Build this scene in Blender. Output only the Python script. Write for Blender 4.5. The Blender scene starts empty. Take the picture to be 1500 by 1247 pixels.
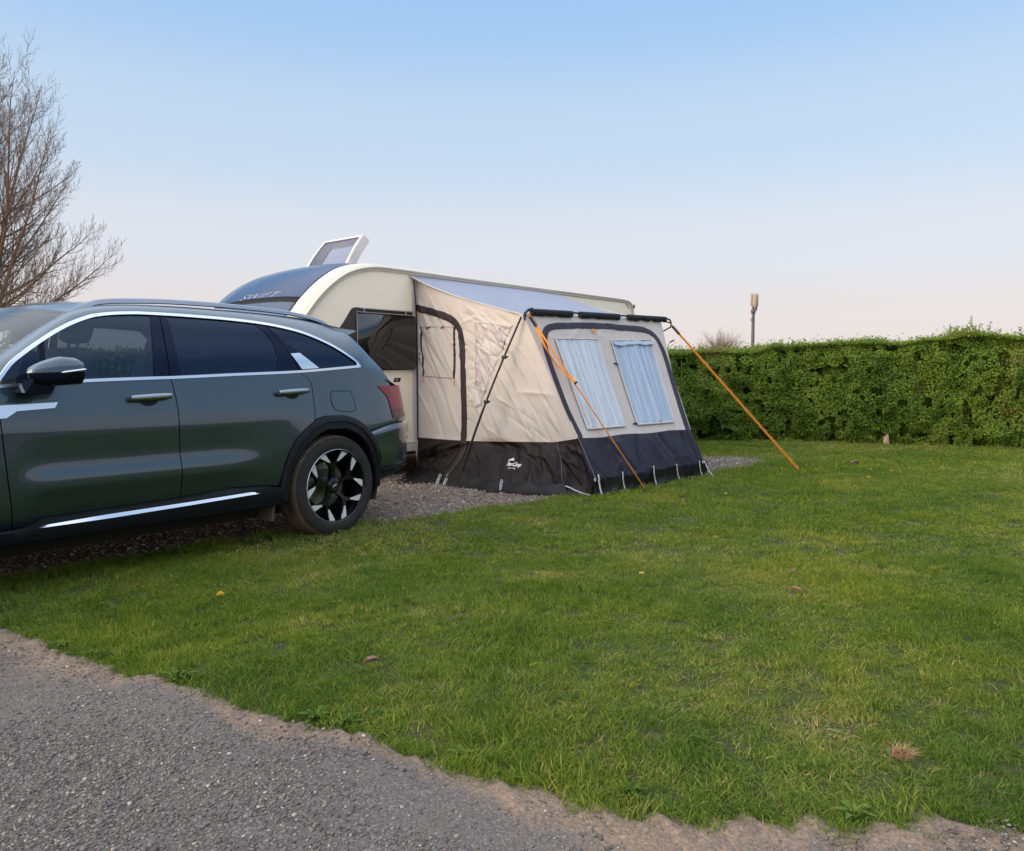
import bpy, bmesh, math, random
import numpy as np
from mathutils import Vector, Matrix
R = math.radians
random.seed(7); rng = np.random.default_rng(7)
S = bpy.context.scene
COL = S.collection

# ---------------------------------------------------------------- camera
CAM_H = 1.154
cam_d = bpy.data.cameras.new('camera')
cam_d.lens = 27.672; cam_d.sensor_width = 36.0
cam_d.clip_start = 0.05; cam_d.clip_end = 3000
cam = bpy.data.objects.new('camera', cam_d); COL.objects.link(cam)
cam.location = (0, 0, CAM_H); cam.rotation_euler = (R(90 - 3.4990), 0, 0)
S.camera = cam

# ---------------------------------------------------------------- sky, sun, exposure
SUN_EL, SUN_AZ = R(14.0), R(-118.0)          # azimuth measured from +Y towards +X
W = bpy.data.worlds.new('World'); S.world = W; W.use_nodes = True
nt = W.node_tree; nt.nodes.clear()
sky = nt.nodes.new('ShaderNodeTexSky'); sky.sky_type = 'NISHITA'; sky.sun_disc = False
sky.sun_elevation = SUN_EL; sky.sun_rotation = SUN_AZ
sky.altitude = 50; sky.air_density = 1.0; sky.dust_density = 1.3; sky.ozone_density = 1.6
tc = nt.nodes.new('ShaderNodeTexCoord'); sp = nt.nodes.new('ShaderNodeSeparateXYZ')
nt.links.new(tc.outputs['Generated'], sp.inputs[0])
# evening band: a broad pale pink veil low over the horizon, part of the sky itself
rp = nt.nodes.new('ShaderNodeValToRGB'); cr = rp.color_ramp
cr.interpolation = 'EASE'
cr.elements[0].position = 0.0; cr.elements[0].color = (0.81, 0.71, 0.705, 1)
cr.elements[1].position = 1.0; cr.elements[1].color = (0.60, 0.70, 0.88, 1)
for p_, c_ in ((0.07, (0.82, 0.745, 0.75, 1)), (0.16, (0.765, 0.785, 0.85, 1)), (0.27, (0.59, 0.73, 0.90, 1)), (0.43, (0.375, 0.60, 0.92, 1)), (0.62, (0.72, 0.80, 0.93, 1))):
    e_ = cr.elements.new(p_); e_.color = c_
nt.links.new(sp.outputs['Z'], rp.inputs[0])
# overhead sky brightened out of view to add light; warm glow round the sun behind
def ramp2(fac, stops):
    r_ = nt.nodes.new('ShaderNodeValToRGB'); c_ = r_.color_ramp; c_.interpolation = 'EASE'
    while len(c_.elements) < len(stops): c_.elements.new(0.5)
    for e_, (p_, v_) in zip(c_.elements, stops): e_.position = p_; e_.color = tuple(v_) + (1,)
    nt.links.new(fac, r_.inputs[0]); return r_.outputs[0]
def vmath(op, a, b):
    n_ = nt.nodes.new('ShaderNodeVectorMath'); n_.operation = op
    for i_, v_ in ((0, a), (1, b)):
        if isinstance(v_, (tuple, list)): n_.inputs[i_].default_value = v_
        else: nt.links.new(v_, n_.inputs[i_])
    return n_
sdir = (math.sin(SUN_AZ) * math.cos(SUN_EL), math.cos(SUN_AZ) * math.cos(SUN_EL), math.sin(SUN_EL))
dt = vmath('DOT_PRODUCT', tc.outputs['Generated'], sdir)
up = ramp2(sp.outputs['Z'], ((0.42, (0, 0, 0)), (0.74, (1.0, 1.0, 1.0))))
gl = ramp2(dt.outputs['Value'], ((0.12, (0, 0, 0)), (0.55, (0.55, 0.46, 0.36)), (0.9, (2.6, 1.75, 1.0))))
mu = vmath('ADD', (1, 1, 1), up); mu = vmath('ADD', mu.outputs[0], gl)
skc = vmath('MULTIPLY', rp.outputs[0], mu.outputs[0])
sb = nt.nodes.new('ShaderNodeBackground'); sb.inputs[1].default_value = 0.10
gb = nt.nodes.new('ShaderNodeBackground'); gb.inputs[1].default_value = 1.14
nt.links.new(sky.outputs[0], sb.inputs[0]); nt.links.new(skc.outputs[0], gb.inputs[0])
mx = nt.nodes.new('ShaderNodeMixShader'); mx.inputs[0].default_value = 0.80
nt.links.new(sb.outputs[0], mx.inputs[1]); nt.links.new(gb.outputs[0], mx.inputs[2])
wo = nt.nodes.new('ShaderNodeOutputWorld'); nt.links.new(mx.outputs[0], wo.inputs[0])

sun_d = bpy.data.lights.new('sun', 'SUN'); sun_d.energy = 2.4; sun_d.angle = R(40); sun_d.color = (1.0, 0.79, 0.60)
sun = bpy.data.objects.new('sun', sun_d); COL.objects.link(sun)
to_sun = Vector((math.sin(SUN_AZ) * math.cos(SUN_EL), math.cos(SUN_AZ) * math.cos(SUN_EL), math.sin(SUN_EL)))
sun.rotation_euler = to_sun.to_track_quat('Z', 'Y').to_euler()
sun.location = (-20, -10, 15)

S.view_settings.view_transform = 'Standard'; S.view_settings.look = 'None'
S.view_settings.exposure = 0.0; S.view_settings.gamma = 1.0
S.render.engine = 'CYCLES'
S.cycles.max_bounces = 8; S.cycles.transparent_max_bounces = 16; S.cycles.glossy_bounces = 4
S.cycles.caustics_reflective = False; S.cycles.caustics_refractive = False
S.cycles.use_denoising = True

# ---------------------------------------------------------------- helpers
def tag(o, label=None, cat=None, group=None, kind=None):
    if label: o['label'] = label
    if cat: o['category'] = cat
    if group: o['group'] = group
    if kind: o['kind'] = kind
    return o

def empty(name, loc, rz=0.0):
    o = bpy.data.objects.new(name, None); COL.objects.link(o)
    o.location = loc; o.rotation_euler = (0, 0, rz); o.empty_display_size = 0.3
    return o

def np_mesh(name, V, F, mats, parent=None, smooth=True, fm=None, sharp=None):
    """V (N,3); F list/array of tris or quads (or a mixed list of tuples)"""
    me = bpy.data.meshes.new(name)
    V = np.asarray(V, dtype=np.float32)
    if isinstance(F, np.ndarray):
        n, k = F.shape
        loops = F.reshape(-1).astype(np.int32); starts = np.arange(n, dtype=np.int32) * k
    else:
        n = len(F); lens = np.array([len(f) for f in F], dtype=np.int32)
        loops = np.array([i for f in F for i in f], dtype=np.int32)
        starts = np.concatenate([[0], np.cumsum(lens)[:-1]]).astype(np.int32) if n else np.zeros(0, np.int32)
    me.vertices.add(len(V)); me.vertices.foreach_set('co', V.reshape(-1))
    me.loops.add(len(loops)); me.loops.foreach_set('vertex_index', loops)
    me.polygons.add(n); me.polygons.foreach_set('loop_start', starts)
    if not isinstance(mats, (list, tuple)): mats = [mats]
    for m in mats: me.materials.append(m)
    if fm is not None: me.polygons.foreach_set('material_index', np.asarray(fm, dtype=np.int32))
    me.update(calc_edges=True)
    me.validate(verbose=False)
    if smooth: me.polygons.foreach_set('use_smooth', np.ones(len(me.polygons), dtype=bool))
    if sharp is not None and smooth:
        try: me.set_sharp_from_angle(angle=R(sharp))
        except Exception: pass
    o = bpy.data.objects.new(name, me); COL.objects.link(o)
    if parent is not None: o.parent = parent
    return o

class MB:
    """collects shapes, then becomes ONE mesh"""
    def __init__(s): s.V = []; s.F = []; s.M = []; s.n = 0
    def add(s, V, F, m=0):
        V = np.asarray(V, float); s.V.append(V)
        for f in F: s.F.append(tuple(int(i) + s.n for i in f)); s.M.append(m)
        s.n += len(V)
    def grid(s, G, m=0, closed_u=False, closed_v=False, flip=False):
        G = np.asarray(G, float); a, b = G.shape[:2]; F = []
        for i in range(a if closed_u else a - 1):
            for j in range(b if closed_v else b - 1):
                q = (i * b + j, ((i + 1) % a) * b + j, ((i + 1) % a) * b + (j + 1) % b, i * b + (j + 1) % b)
                F.append(q[::-1] if flip else q)
        s.add(G.reshape(-1, 3), F, m)
    def box(s, c, d, m=0, rot=None, bev=0.0):
        bm = bmesh.new(); bmesh.ops.create_cube(bm, size=1.0)
        for v in bm.verts: v.co = Vector((v.co.x * d[0], v.co.y * d[1], v.co.z * d[2]))
        if bev: bmesh.ops.bevel(bm, geom=list(bm.edges), offset=bev, segments=2, affect='EDGES', profile=0.6)
        if rot is not None: bmesh.ops.transform(bm, matrix=rot.to_4x4(), verts=bm.verts)
        for v in bm.verts: v.co += Vector(c)
        bm.verts.index_update()
        s.add([tuple(v.co) for v in bm.verts], [[v.index for v in f.verts] for f in bm.faces], m); bm.free()
    def tube(s, path, rad, k=8, m=0, caps=True, closed=False):
        P = np.asarray(path, float); n = len(P); rad = np.broadcast_to(np.asarray(rad, float), (n,))
        T = np.gradient(P, axis=0) if not closed else np.roll(P, -1, 0) - np.roll(P, 1, 0)
        T /= np.linalg.norm(T, axis=1)[:, None] + 1e-12
        ref = np.array([0, 0, 1.]) if abs(T[0][2]) < 0.9 else np.array([1., 0, 0])
        N = np.cross(T[0], ref); N /= np.linalg.norm(N)
        rows = []
        for i in range(n):
            N = N - T[i] * (N @ T[i]); N /= np.linalg.norm(N) + 1e-12
            B = np.cross(T[i], N)
            a = np.arange(k) * 2 * math.pi / k
            rows.append(P[i] + rad[i] * (np.cos(a)[:, None] * N + np.sin(a)[:, None] * B))
        base = s.n
        s.grid(np.array(rows), m, closed_u=closed, closed_v=True)
        if caps and not closed:
            s.F.append(tuple(base + i for i in range(k))); s.M.append(m)
            s.F.append(tuple(base + (n - 1) * k + i for i in reversed(range(k)))); s.M.append(m)
    def lathe(s, prof, k=48, m=0, axis='y', c=(0, 0, 0)):
        """prof: (r, h) along axis"""
        a = np.arange(k) * 2 * math.pi / k; G = []
        for r, h in prof:
            if axis == 'y': G.append(np.stack([r * np.cos(a), np.full(k, h), r * np.sin(a)], 1))
            else: G.append(np.stack([r * np.cos(a), r * np.sin(a), np.full(k, h)], 1))
        s.grid(np.array(G) + np.array(c), m, closed_v=True)
    def prism(s, poly, e0, e1, fn, m=0):
        """poly list of 2D pts; fn(x, y, e) -> 3D, between depths e0 and e1"""
        n = len(poly)
        V = [fn(x, y, e0) for x, y in poly] + [fn(x, y, e1) for x, y in poly]
        F = [tuple(range(n))[::-1], tuple(range(n, 2 * n))] + [(i, (i + 1) % n, n + (i + 1) % n, n + i) for i in range(n)]
        s.add(V, F, m)
    def build(s, name, mats, parent=None, smooth=True, sharp=35):
        V = np.concatenate(s.V)
        return np_mesh(name, V, s.F, mats, parent, smooth, s.M, sharp)

def recalc(o):
    bm = bmesh.new(); bm.from_mesh(o.data); bmesh.ops.recalc_face_normals(bm, faces=bm.faces); bm.to_mesh(o.data); bm.free()
    return o

def pchip(xk, yk):
    xk = np.asarray(xk, float); yk = np.asarray(yk, float)
    h = np.diff(xk); d = np.diff(yk) / h; m = np.zeros(len(xk))
    m[0], m[-1] = d[0], d[-1]
    for i in range(1, len(xk) - 1):
        if d[i - 1] * d[i] > 0:
            w1, w2 = 2 * h[i] + h[i - 1], h[i] + 2 * h[i - 1]
            m[i] = (w1 + w2) / (w1 / d[i - 1] + w2 / d[i])
    def f(x):
        x = np.clip(np.asarray(x, float), xk[0], xk[-1])
        i = np.clip(np.searchsorted(xk, x) - 1, 0, len(h) - 1); t = (x - xk[i]) / h[i]
        return ((1 + 2 * t) * (1 - t) ** 2 * yk[i] + t * (1 - t) ** 2 * h[i] * m[i] + t * t * (3 - 2 * t) * yk[i + 1] + t * t * (t - 1) * h[i] * m[i + 1])
    return f

def resample(C, n):
    C = np.asarray(C, float); d = np.concatenate([[0], np.cumsum(np.linalg.norm(np.diff(C, axis=0), axis=1))])
    t = np.linspace(0, d[-1], n + 1)
    return np.stack([np.interp(t, d, C[:, i]) for i in range(C.shape[1])], 1)

def smoothc(C, n=60):
    """smooth curve through points"""
    C = np.asarray(C, float); d = np.concatenate([[0], np.cumsum(np.linalg.norm(np.diff(C, axis=0), axis=1))])
    t = np.linspace(0, d[-1], n + 1)
    return np.stack([pchip(d, C[:, i])(t) for i in range(C.shape[1])], 1)

def coons(L, Rr, B, T, n, m):
    """L,Rr bottom->top; B,T left->right; returns (n+1, m+1, k): i along, j up"""
    L, Rr, B, T = resample(L, m), resample(Rr, m), resample(B, n), resample(T, n)
    u = np.linspace(0, 1, n + 1)[:, None, None]; v = np.linspace(0, 1, m + 1)[None, :, None]
    return ((1 - v) * B[:, None] + v * T[:, None] + (1 - u) * L[None] + u * Rr[None]
            - ((1 - u) * (1 - v) * B[0] + u * (1 - v) * B[-1] + (1 - u) * v * T[0] + u * v * T[-1]))

def sstep(a, b, x): t = np.clip((np.asarray(x, float) - a) / (b - a), 0, 1); return t * t * (3 - 2 * t)

# ---------------------------------------------------------------- materials
class NB:
    def __init__(s, name):
        s.m = bpy.data.materials.new(name); s.m.use_nodes = True; s.t = s.m.node_tree; s.t.nodes.clear()
        s.out = s.t.nodes.new('ShaderNodeOutputMaterial')
    def n(s, typ, **kw):
        nd = s.t.nodes.new(typ)
        for k, v in kw.items():
            if k.startswith('i_'): nd.inputs[k[2:].replace('_', ' ')].default_value = v
            else: setattr(nd, k, v)
        return nd
    def l(s, a, b): s.t.links.new(a, b)
    def noise(s, scale, detail=4, rough=0.6, vec=None, dist=0.0):
        nd = s.n('ShaderNodeTexNoise'); nd.inputs['Scale'].default_value = scale; nd.inputs['Detail'].default_value = detail
        nd.inputs['Roughness'].default_value = rough; nd.inputs['Distortion'].default_value = dist
        if vec is not None: s.l(vec, nd.inputs['Vector'])
        return nd.outputs['Fac']
    def ramp(s, fac, stops, interp='LINEAR'):
        nd = s.n('ShaderNodeValToRGB'); cr = nd.color_ramp; cr.interpolation = interp
        while len(cr.elements) < len(stops): cr.elements.new(0.5)
        for e, (p, c) in zip(cr.elements, stops):
            e.position = p; e.color = (c, c, c, 1) if not isinstance(c, (tuple, list)) else tuple(c) + (1,) if len(c) == 3 else c
        s.l(fac, nd.inputs[0]); return nd.outputs[0]
    def mix(s, fac, a, b, mode='MIX'):
        nd = s.n('ShaderNodeMix', data_type='RGBA', blend_type=mode)
        for inp, v in ((nd.inputs[0], fac), (nd.inputs[6], a), (nd.inputs[7], b)):
            if isinstance(v, (int, float)): inp.default_value = v
            elif isinstance(v, (tuple, list)): inp.default_value = tuple(v) + (1,) if len(v) == 3 else v
            else: s.l(v, inp)
        return nd.outputs[2]
    def math(s, op, a, b=None):
        nd = s.n('ShaderNodeMath', operation=op)
        for inp, v in ((nd.inputs[0], a), (nd.inputs[1], b)):
            if v is None: continue
            if isinstance(v, (int, float)): inp.default_value = v
            else: s.l(v, inp)
        return nd.outputs[0]
    def bump(s, h, strength=0.3, dist=0.01):
        nd = s.n('ShaderNodeBump'); nd.inputs['Strength'].default_value = strength; nd.inputs['Distance'].default_value = dist
        s.l(h, nd.inputs['Height']); return nd.outputs[0]
    def geo(s): return s.n('ShaderNodeNewGeometry')
    def obj(s): return s.n('ShaderNodeTexCoord').outputs['Object']
    def attr(s, name, typ='GEOMETRY'):
        nd = s.n('ShaderNodeAttribute', attribute_name=name, attribute_type=typ); return nd
    def pbsdf(s, col=None, rough=0.5, metal=0.0, spec=0.5, **kw):
        p = s.n('ShaderNodeBsdfPrincipled')
        def st(k, v):
            if isinstance(v, (int, float)): p.inputs[k].default_value = v
            elif isinstance(v, (tuple, list)): p.inputs[k].default_value = tuple(v) + (1,) if len(v) == 3 else v
            else: s.l(v, p.inputs[k])
        if col is not None: st('Base Color', col)
        st('Roughness', rough); st('Metallic', metal); st('Specular IOR Level', spec)
        for k, v in kw.items(): st(k.replace('_', ' '), v)
        s.l(p.outputs[0], s.out.inputs[0]); return p

def simple(name, col, rough=0.5, metal=0.0, var=0.08, scale=6, bump=0.0, bscale=60, spec=0.5, **kw):
    b = NB(name); o = b.obj(); f = b.noise(scale, 5, 0.6, o)
    c = b.mix(b.ramp(f, [(0.3, 0.0), (0.7, 1.0)]), tuple(x * (1 - var) for x in col), tuple(min(1, x * (1 + var)) for x in col))
    p = b.pbsdf(c, rough, metal, spec, **kw)
    if bump: b.l(b.bump(b.noise(bscale, 3, 0.6, o), bump, 0.004), p.inputs['Normal'])
    return b.m

def glass(name, tint, refl=1.5, rough=0.0, gcol=(1, 1, 1)):
    b = NB(name); tr = b.n('ShaderNodeBsdfTransparent'); tr.inputs[0].default_value = tuple(tint) + (1,)
    gl = b.n('ShaderNodeBsdfGlossy'); gl.inputs['Roughness'].default_value = rough; gl.inputs[0].default_value = tuple(gcol) + (1,)
    fr = b.n('ShaderNodeFresnel'); fr.inputs[0].default_value = refl
    mx_ = b.n('ShaderNodeMixShader'); b.l(fr.outputs[0], mx_.inputs[0]); b.l(tr.outputs[0], mx_.inputs[1]); b.l(gl.outputs[0], mx_.inputs[2])
    b.l(mx_.outputs[0], b.out.inputs[0]); return b.m
# ================================================================ THE GROUND
EDGE = np.array([(-9, 9.5), (-7, 7.6), (-5, 5.7), (-3.9, 4.72), (-3.3, 4.22), (-2.85, 3.86), (-2.3, 3.47), (-1.82, 3.17), (-1.53, 3.0), (-1.26, 2.86), (-0.95, 2.68), (-0.68, 2.53),
                 (-0.5, 2.46), (-0.31, 2.34), (-0.1, 2.19), (0.09, 2.07), (0.27, 1.99), (0.44, 1.955), (0.6, 1.935), (0.76, 1.925), (1.25, 1.935), (2, 1.95), (3, 1.9), (9, 1.2)])
def line_noise(q, seed):
    t = np.random.default_rng(900 + seed).uniform(0, 1, 512); i = np.floor(q).astype(int); f_ = q - i; f_ = f_ * f_ * (3 - 2 * f_); return t[i % 512] * (1 - f_) + t[(i + 1) % 512] * f_
def edge_y(x): return np.interp(x, EDGE[:, 0], EDGE[:, 1]) + sum(a * (line_noise(x * f, k) - 0.5) for k, (f, a) in enumerate(((2.1, 0.030), (5.3, 0.045), (13.0, 0.042), (31.0, 0.026), (70.0, 0.016))))
GRAVEL = np.array([(-4.4, 3.5), (-3.5, 3.95), (-2.9, 4.40), (-2.64, 4.63), (-2.43, 5.0), (-2.05, 5.42), (-1.67, 5.74), (-1.1, 6.13), (-0.62, 6.50), (-0.06, 7.0), (0.59, 7.58),
                   (1.11, 8.17), (2.29, 9.25), (2.93, 9.95), (3.42, 10.6), (3.62, 11.05), (3.40, 11.38), (2.79, 11.44), (1.5, 11.9), (-1, 12.2), (-6, 12.2), (-9, 9.3), (-6.6, 5.6)])
def in_poly(P, poly):
    x, y = P[:, 0], P[:, 1]; ins = np.zeros(len(P), bool); n = len(poly); j = n - 1
    for i in range(n):
        xi, yi = poly[i]; xj, yj = poly[j]
        c = ((yi > y) != (yj > y)) & (x < (xj - xi) * (y - yi) / (yj - yi + 1e-12) + xi)
        ins ^= c; j = i
    return ins
def poly_dist(P, poly):
    d = np.full(len(P), 1e9)
    for a, b in zip(poly, np.roll(poly, -1, 0)):
        ab = b - a; t = np.clip(((P - a) @ ab) / (ab @ ab), 0, 1); d = np.minimum(d, np.linalg.norm(P - (a + t[:, None] * ab), axis=1))
    return d

def mat_lawn():
    b = NB('lawn_soil'); g = b.geo().outputs['Position']
    f = b.noise(1.3, 6, 0.65, g); f2 = b.noise(40, 4, 0.7, g)
    c = b.mix(b.ramp(f, [(0.35, 0.0), (0.65, 1.0)]), (0.045, 0.060, 0.016), (0.070, 0.080, 0.024))
    c = b.mix(b.ramp(f2, [(0.45, 0.0), (0.7, 1.0)]), c, (0.11, 0.088, 0.045))
    p = b.pbsdf(c, 0.95, 0, 0.2); b.l(b.bump(f2, 0.6, 0.02), p.inputs['Normal']); return b.m
LAWN_M = mat_lawn()
gx = np.concatenate([[-900, -300, -90, -40], np.linspace(-20, 20, 41), [40, 90, 300, 900]])
gy = np.concatenate([[-900, -300, -90, -40, -15], np.linspace(-6, 24, 31), [40, 90, 300, 900]])
G = np.stack(np.meshgrid(gx, gy, indexing='ij') + [np.zeros((len(gx), len(gy)))], -1)
mb = MB(); mb.grid(G); o = mb.build('lawn', LAWN_M); tag(o, kind='structure')

def mat_gravel():
    b = NB('gravel'); g = b.geo().outputs['Position']
    v = b.n('ShaderNodeTexVoronoi', feature='F1'); v.inputs['Scale'].default_value = 52; b.l(g, v.inputs['Vector'])
    big = b.noise(1.1, 4, 0.6, g); fine = b.noise(140, 3, 0.7, g)
    hs = b.n('ShaderNodeSeparateColor'); b.l(v.outputs['Color'], hs.inputs[0])
    c = b.ramp(hs.outputs[0], [(0.0, (0.12, 0.090, 0.070)), (0.35, (0.23, 0.175, 0.138)), (0.7, (0.34, 0.265, 0.21)), (1.0, (0.48, 0.40, 0.33))])
    c = b.mix(b.ramp(big, [(0.35, 0.0), (0.7, 0.55)]), c, (0.20, 0.155, 0.115))
    c = b.mix(b.ramp(v.outputs['Distance'], [(0.0, 0.0), (0.95, 0.75)]), c, (0.06, 0.05, 0.042))
    p = b.pbsdf(c, 0.9, 0, 0.25)
    h = b.math('ADD', b.math('MULTIPLY', v.outputs['Distance'], -0.8), b.math('MULTIPLY', fine, 0.35))
    b.l(b.bump(h, 0.9, 0.012), p.inputs['Normal']); return b.m
# gravel pitch sheet, 4 mm above the lawn
bm = bmesh.new(); vs = [bm.verts.new((x, y, 0.004)) for x, y in resample(np.vstack([GRAVEL, GRAVEL[:1]]), 260)[:-1] + rng.normal(0, 0.018, (260, 2))]
f = bm.faces.new(vs); bmesh.ops.triangulate(bm, faces=[f]); me = bpy.data.meshes.new('gravel_pitch'); bm.to_mesh(me); bm.free()
me.materials.append(mat_gravel()); o = bpy.data.objects.new('gravel_pitch', me); COL.objects.link(o); tag(o, kind='structure')

def mat_road():
    b = NB('worn_tarmac'); g = b.geo().outputs['Position']; at = b.attr('soil').outputs['Fac']
    v = b.n('ShaderNodeTexVoronoi', feature='F1'); v.inputs['Scale'].default_value = 95; b.l(g, v.inputs['Vector'])
    v2 = b.n('ShaderNodeTexVoronoi', feature='F1'); v2.inputs['Scale'].default_value = 210; b.l(g, v2.inputs['Vector'])
    hs = b.n('ShaderNodeSeparateColor'); b.l(v.outputs['Color'], hs.inputs[0])
    hs2 = b.n('ShaderNodeSeparateColor'); b.l(v2.outputs['Color'], hs2.inputs[0])
    big = b.noise(0.9, 5, 0.6, g); mid = b.noise(7, 5, 0.65, g); fine = b.noise(300, 2, 0.7, g)
    st = b.ramp(hs.outputs[0], [(0.0, (0.088, 0.075, 0.066)), (0.5, (0.147, 0.126, 0.111)), (0.85, (0.21, 0.183, 0.162)), (1.0, (0.33, 0.30, 0.27))])
    st2 = b.ramp(hs2.outputs[1], [(0.0, (0.07, 0.063, 0.059)), (0.6, (0.155, 0.141, 0.131)), (1.0, (0.27, 0.25, 0.23))])
    c = b.mix(0.5, st, st2)
    c = b.mix(b.ramp(v.outputs['Distance'], [(0.25, 0.0), (0.9, 0.7)]), c, (0.055, 0.050, 0.048))
    c = b.mix(b.ramp(mid, [(0.45, 0.0), (0.75, 0.45)]), c, (0.115, 0.098, 0.085))
    c = b.mix(b.ramp(big, [(0.35, 0.0), (0.65, 0.40)]), c, (0.215, 0.182, 0.158))
    so = b.math('ADD', at, b.math('MULTIPLY', b.math('SUBTRACT', b.noise(13, 6, 0.75, g), 0.5), 1.5))
    soil = b.ramp(b.noise(60, 5, 0.75, g), [(0.30, (0.13, 0.088, 0.060)), (0.5, (0.25, 0.175, 0.122)), (0.70, (0.37, 0.275, 0.20))])
    c = b.mix(b.ramp(so, [(0.34, 0.0), (0.85, 0.90)]), c, soil)
    p = b.pbsdf(c, 0.92, 0, 0.25)
    h = b.math('ADD', b.math('MULTIPLY', v.outputs['Distance'], -0.7), b.math('ADD', b.math('MULTIPLY', v2.outputs['Distance'], -0.35), b.math('MULTIPLY', fine, 0.3)))
    b.l(b.bump(h, 0.8, 0.008), p.inputs['Normal']); return b.m
ROAD_M = mat_road()
rx = np.concatenate([np.linspace(-9, -3.4, 30), np.linspace(-3.35, 1.6, 420), np.linspace(1.7, 9, 30)])
rd = np.concatenate([np.linspace(0, 0.5, 26), np.linspace(0.54, 2.4, 40), np.linspace(2.6, 9, 12)])
RX, RD = np.meshgrid(rx, rd, indexing='ij'); RY = edge_y(RX) - RD + 0.12
soil_w = 0.145 + 0.05 * np.sin(RX * 2.3 + 0.5) + 0.05 * np.sin(RX * 6.1)
soil_a = np.clip(1.15 - (RD - 0.11) / soil_w * 0.62, 0, 1.1)
RZ = 0.018 + 0.012 * np.sin(RX * 3.1) * np.sin(RY * 2.3) * sstep(0, 0.3, RD) - 0.032 * (1 - sstep(0.0, 0.15, RD)) + (0.016 * (line_noise(RX * 17 + RD * 9, 41) - 0.5) + 0.012 * (line_noise(RX * 41 - RD * 23, 42) - 0.5)) * (1 - sstep(0.1, 0.3, RD))
mb = MB(); mb.grid(np.stack([RX, RY, RZ], -1), flip=True); o = mb.build('road', ROAD_M); tag(o, kind='structure')
a_ = o.data.attributes.new('soil', 'FLOAT', 'POINT'); a_.data.foreach_set('value', soil_a.reshape(-1).astype(np.float32))

# ---------------------------------------------------------------- scattered ground cover (one object per kind, "stuff")
def instancer(name, P, rot, scl, idx, tint, variants, mat, kind='stuff', label=None, cat=None):
    # the pieces to scatter and the points to scatter them on live in one mesh; pid tells them apart
    n = len(P); VV, FF, pid, off, bts = [], [], [], 0, []
    for k, q in enumerate(variants):
        co = np.empty(len(q.vertices) * 3, np.float32); q.vertices.foreach_get('co', co); VV.append(co.reshape(-1, 3))
        FF += [tuple(i + off for i in p_.vertices) for p_ in q.polygons]; pid += [k] * len(q.vertices); bts += [d.value for d in q.attributes['bt'].data] if 'bt' in q.attributes else [0.5] * len(q.vertices); off += len(q.vertices); bpy.data.meshes.remove(q)
    tmp = np_mesh(name, np.vstack(VV + [np.asarray(P, np.float32)]), FF, mat); me = tmp.data; pid += [-1] * n
    z_ = lambda a, w: np.concatenate([np.zeros((off,) + np.shape(a)[1:], np.float32), np.asarray(a, np.float32)])
    rot, scl, idx, tint = z_(rot, 3), z_(scl, 3), z_(idx, 1).astype(np.int32), z_(tint, 1)
    a = me.attributes.new('bt', 'FLOAT', 'POINT'); a.data.foreach_set('value', np.asarray(bts + [0.5] * n, np.float32))
    a = me.attributes.new('pid', 'INT', 'POINT'); a.data.foreach_set('value', np.asarray(pid, np.int32))
    for nm, ty, arr in (('rot', 'FLOAT_VECTOR', rot), ('scl', 'FLOAT_VECTOR', scl)):
        a = me.attributes.new(nm, ty, 'POINT'); a.data.foreach_set('vector', np.asarray(arr, np.float32).reshape(-1))
    a = me.attributes.new('idx', 'INT', 'POINT'); a.data.foreach_set('value', np.asarray(idx, np.int32))
    a = me.attributes.new('tint', 'FLOAT', 'POINT'); a.data.foreach_set('value', np.asarray(tint, np.float32))
    o = tmp
    g = bpy.data.node_groups.new(name + '_scatter', 'GeometryNodeTree')
    g.interface.new_socket('Geometry', in_out='INPUT', socket_type='NodeSocketGeometry')
    g.interface.new_socket('Geometry', in_out='OUTPUT', socket_type='NodeSocketGeometry')
    N, L = g.nodes, g.links
    i_, o_ = N.new('NodeGroupInput'), N.new('NodeGroupOutput')
    ip = N.new('GeometryNodeInstanceOnPoints'); gi = N.new('GeometryNodeGeometryToInstance')
    def na(nm, dt):
        q = N.new('GeometryNodeInputNamedAttribute'); q.data_type = dt; q.inputs['Name'].default_value = nm; return q.outputs['Attribute']
    def sep(k):
        c = N.new('FunctionNodeCompare'); c.data_type = 'INT'; c.operation = 'EQUAL'; L.new(na('pid', 'INT'), c.inputs[2]); c.inputs[3].default_value = k
        s = N.new('GeometryNodeSeparateGeometry'); s.domain = 'POINT'; L.new(i_.outputs[0], s.inputs[0]); L.new(c.outputs[0], s.inputs[1]); return s.outputs[0]
    for k in reversed(range(len(variants))): L.new(sep(k), gi.inputs[0])
    L.new(sep(-1), ip.inputs['Points']); L.new(gi.outputs[0], ip.inputs['Instance'])
    ip.inputs['Pick Instance'].default_value = True
    L.new(na('idx', 'INT'), ip.inputs['Instance Index'])
    er = N.new('FunctionNodeEulerToRotation'); L.new(na('rot', 'FLOAT_VECTOR'), er.inputs[0]); L.new(er.outputs[0], ip.inputs['Rotation'])
    L.new(na('scl', 'FLOAT_VECTOR'), ip.inputs['Scale']); L.new(ip.outputs[0], o_.inputs[0])
    md = o.modifiers.new('scatter', 'NODES'); md.node_group = g
    tag(o, label, cat, kind=kind); return o

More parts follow.
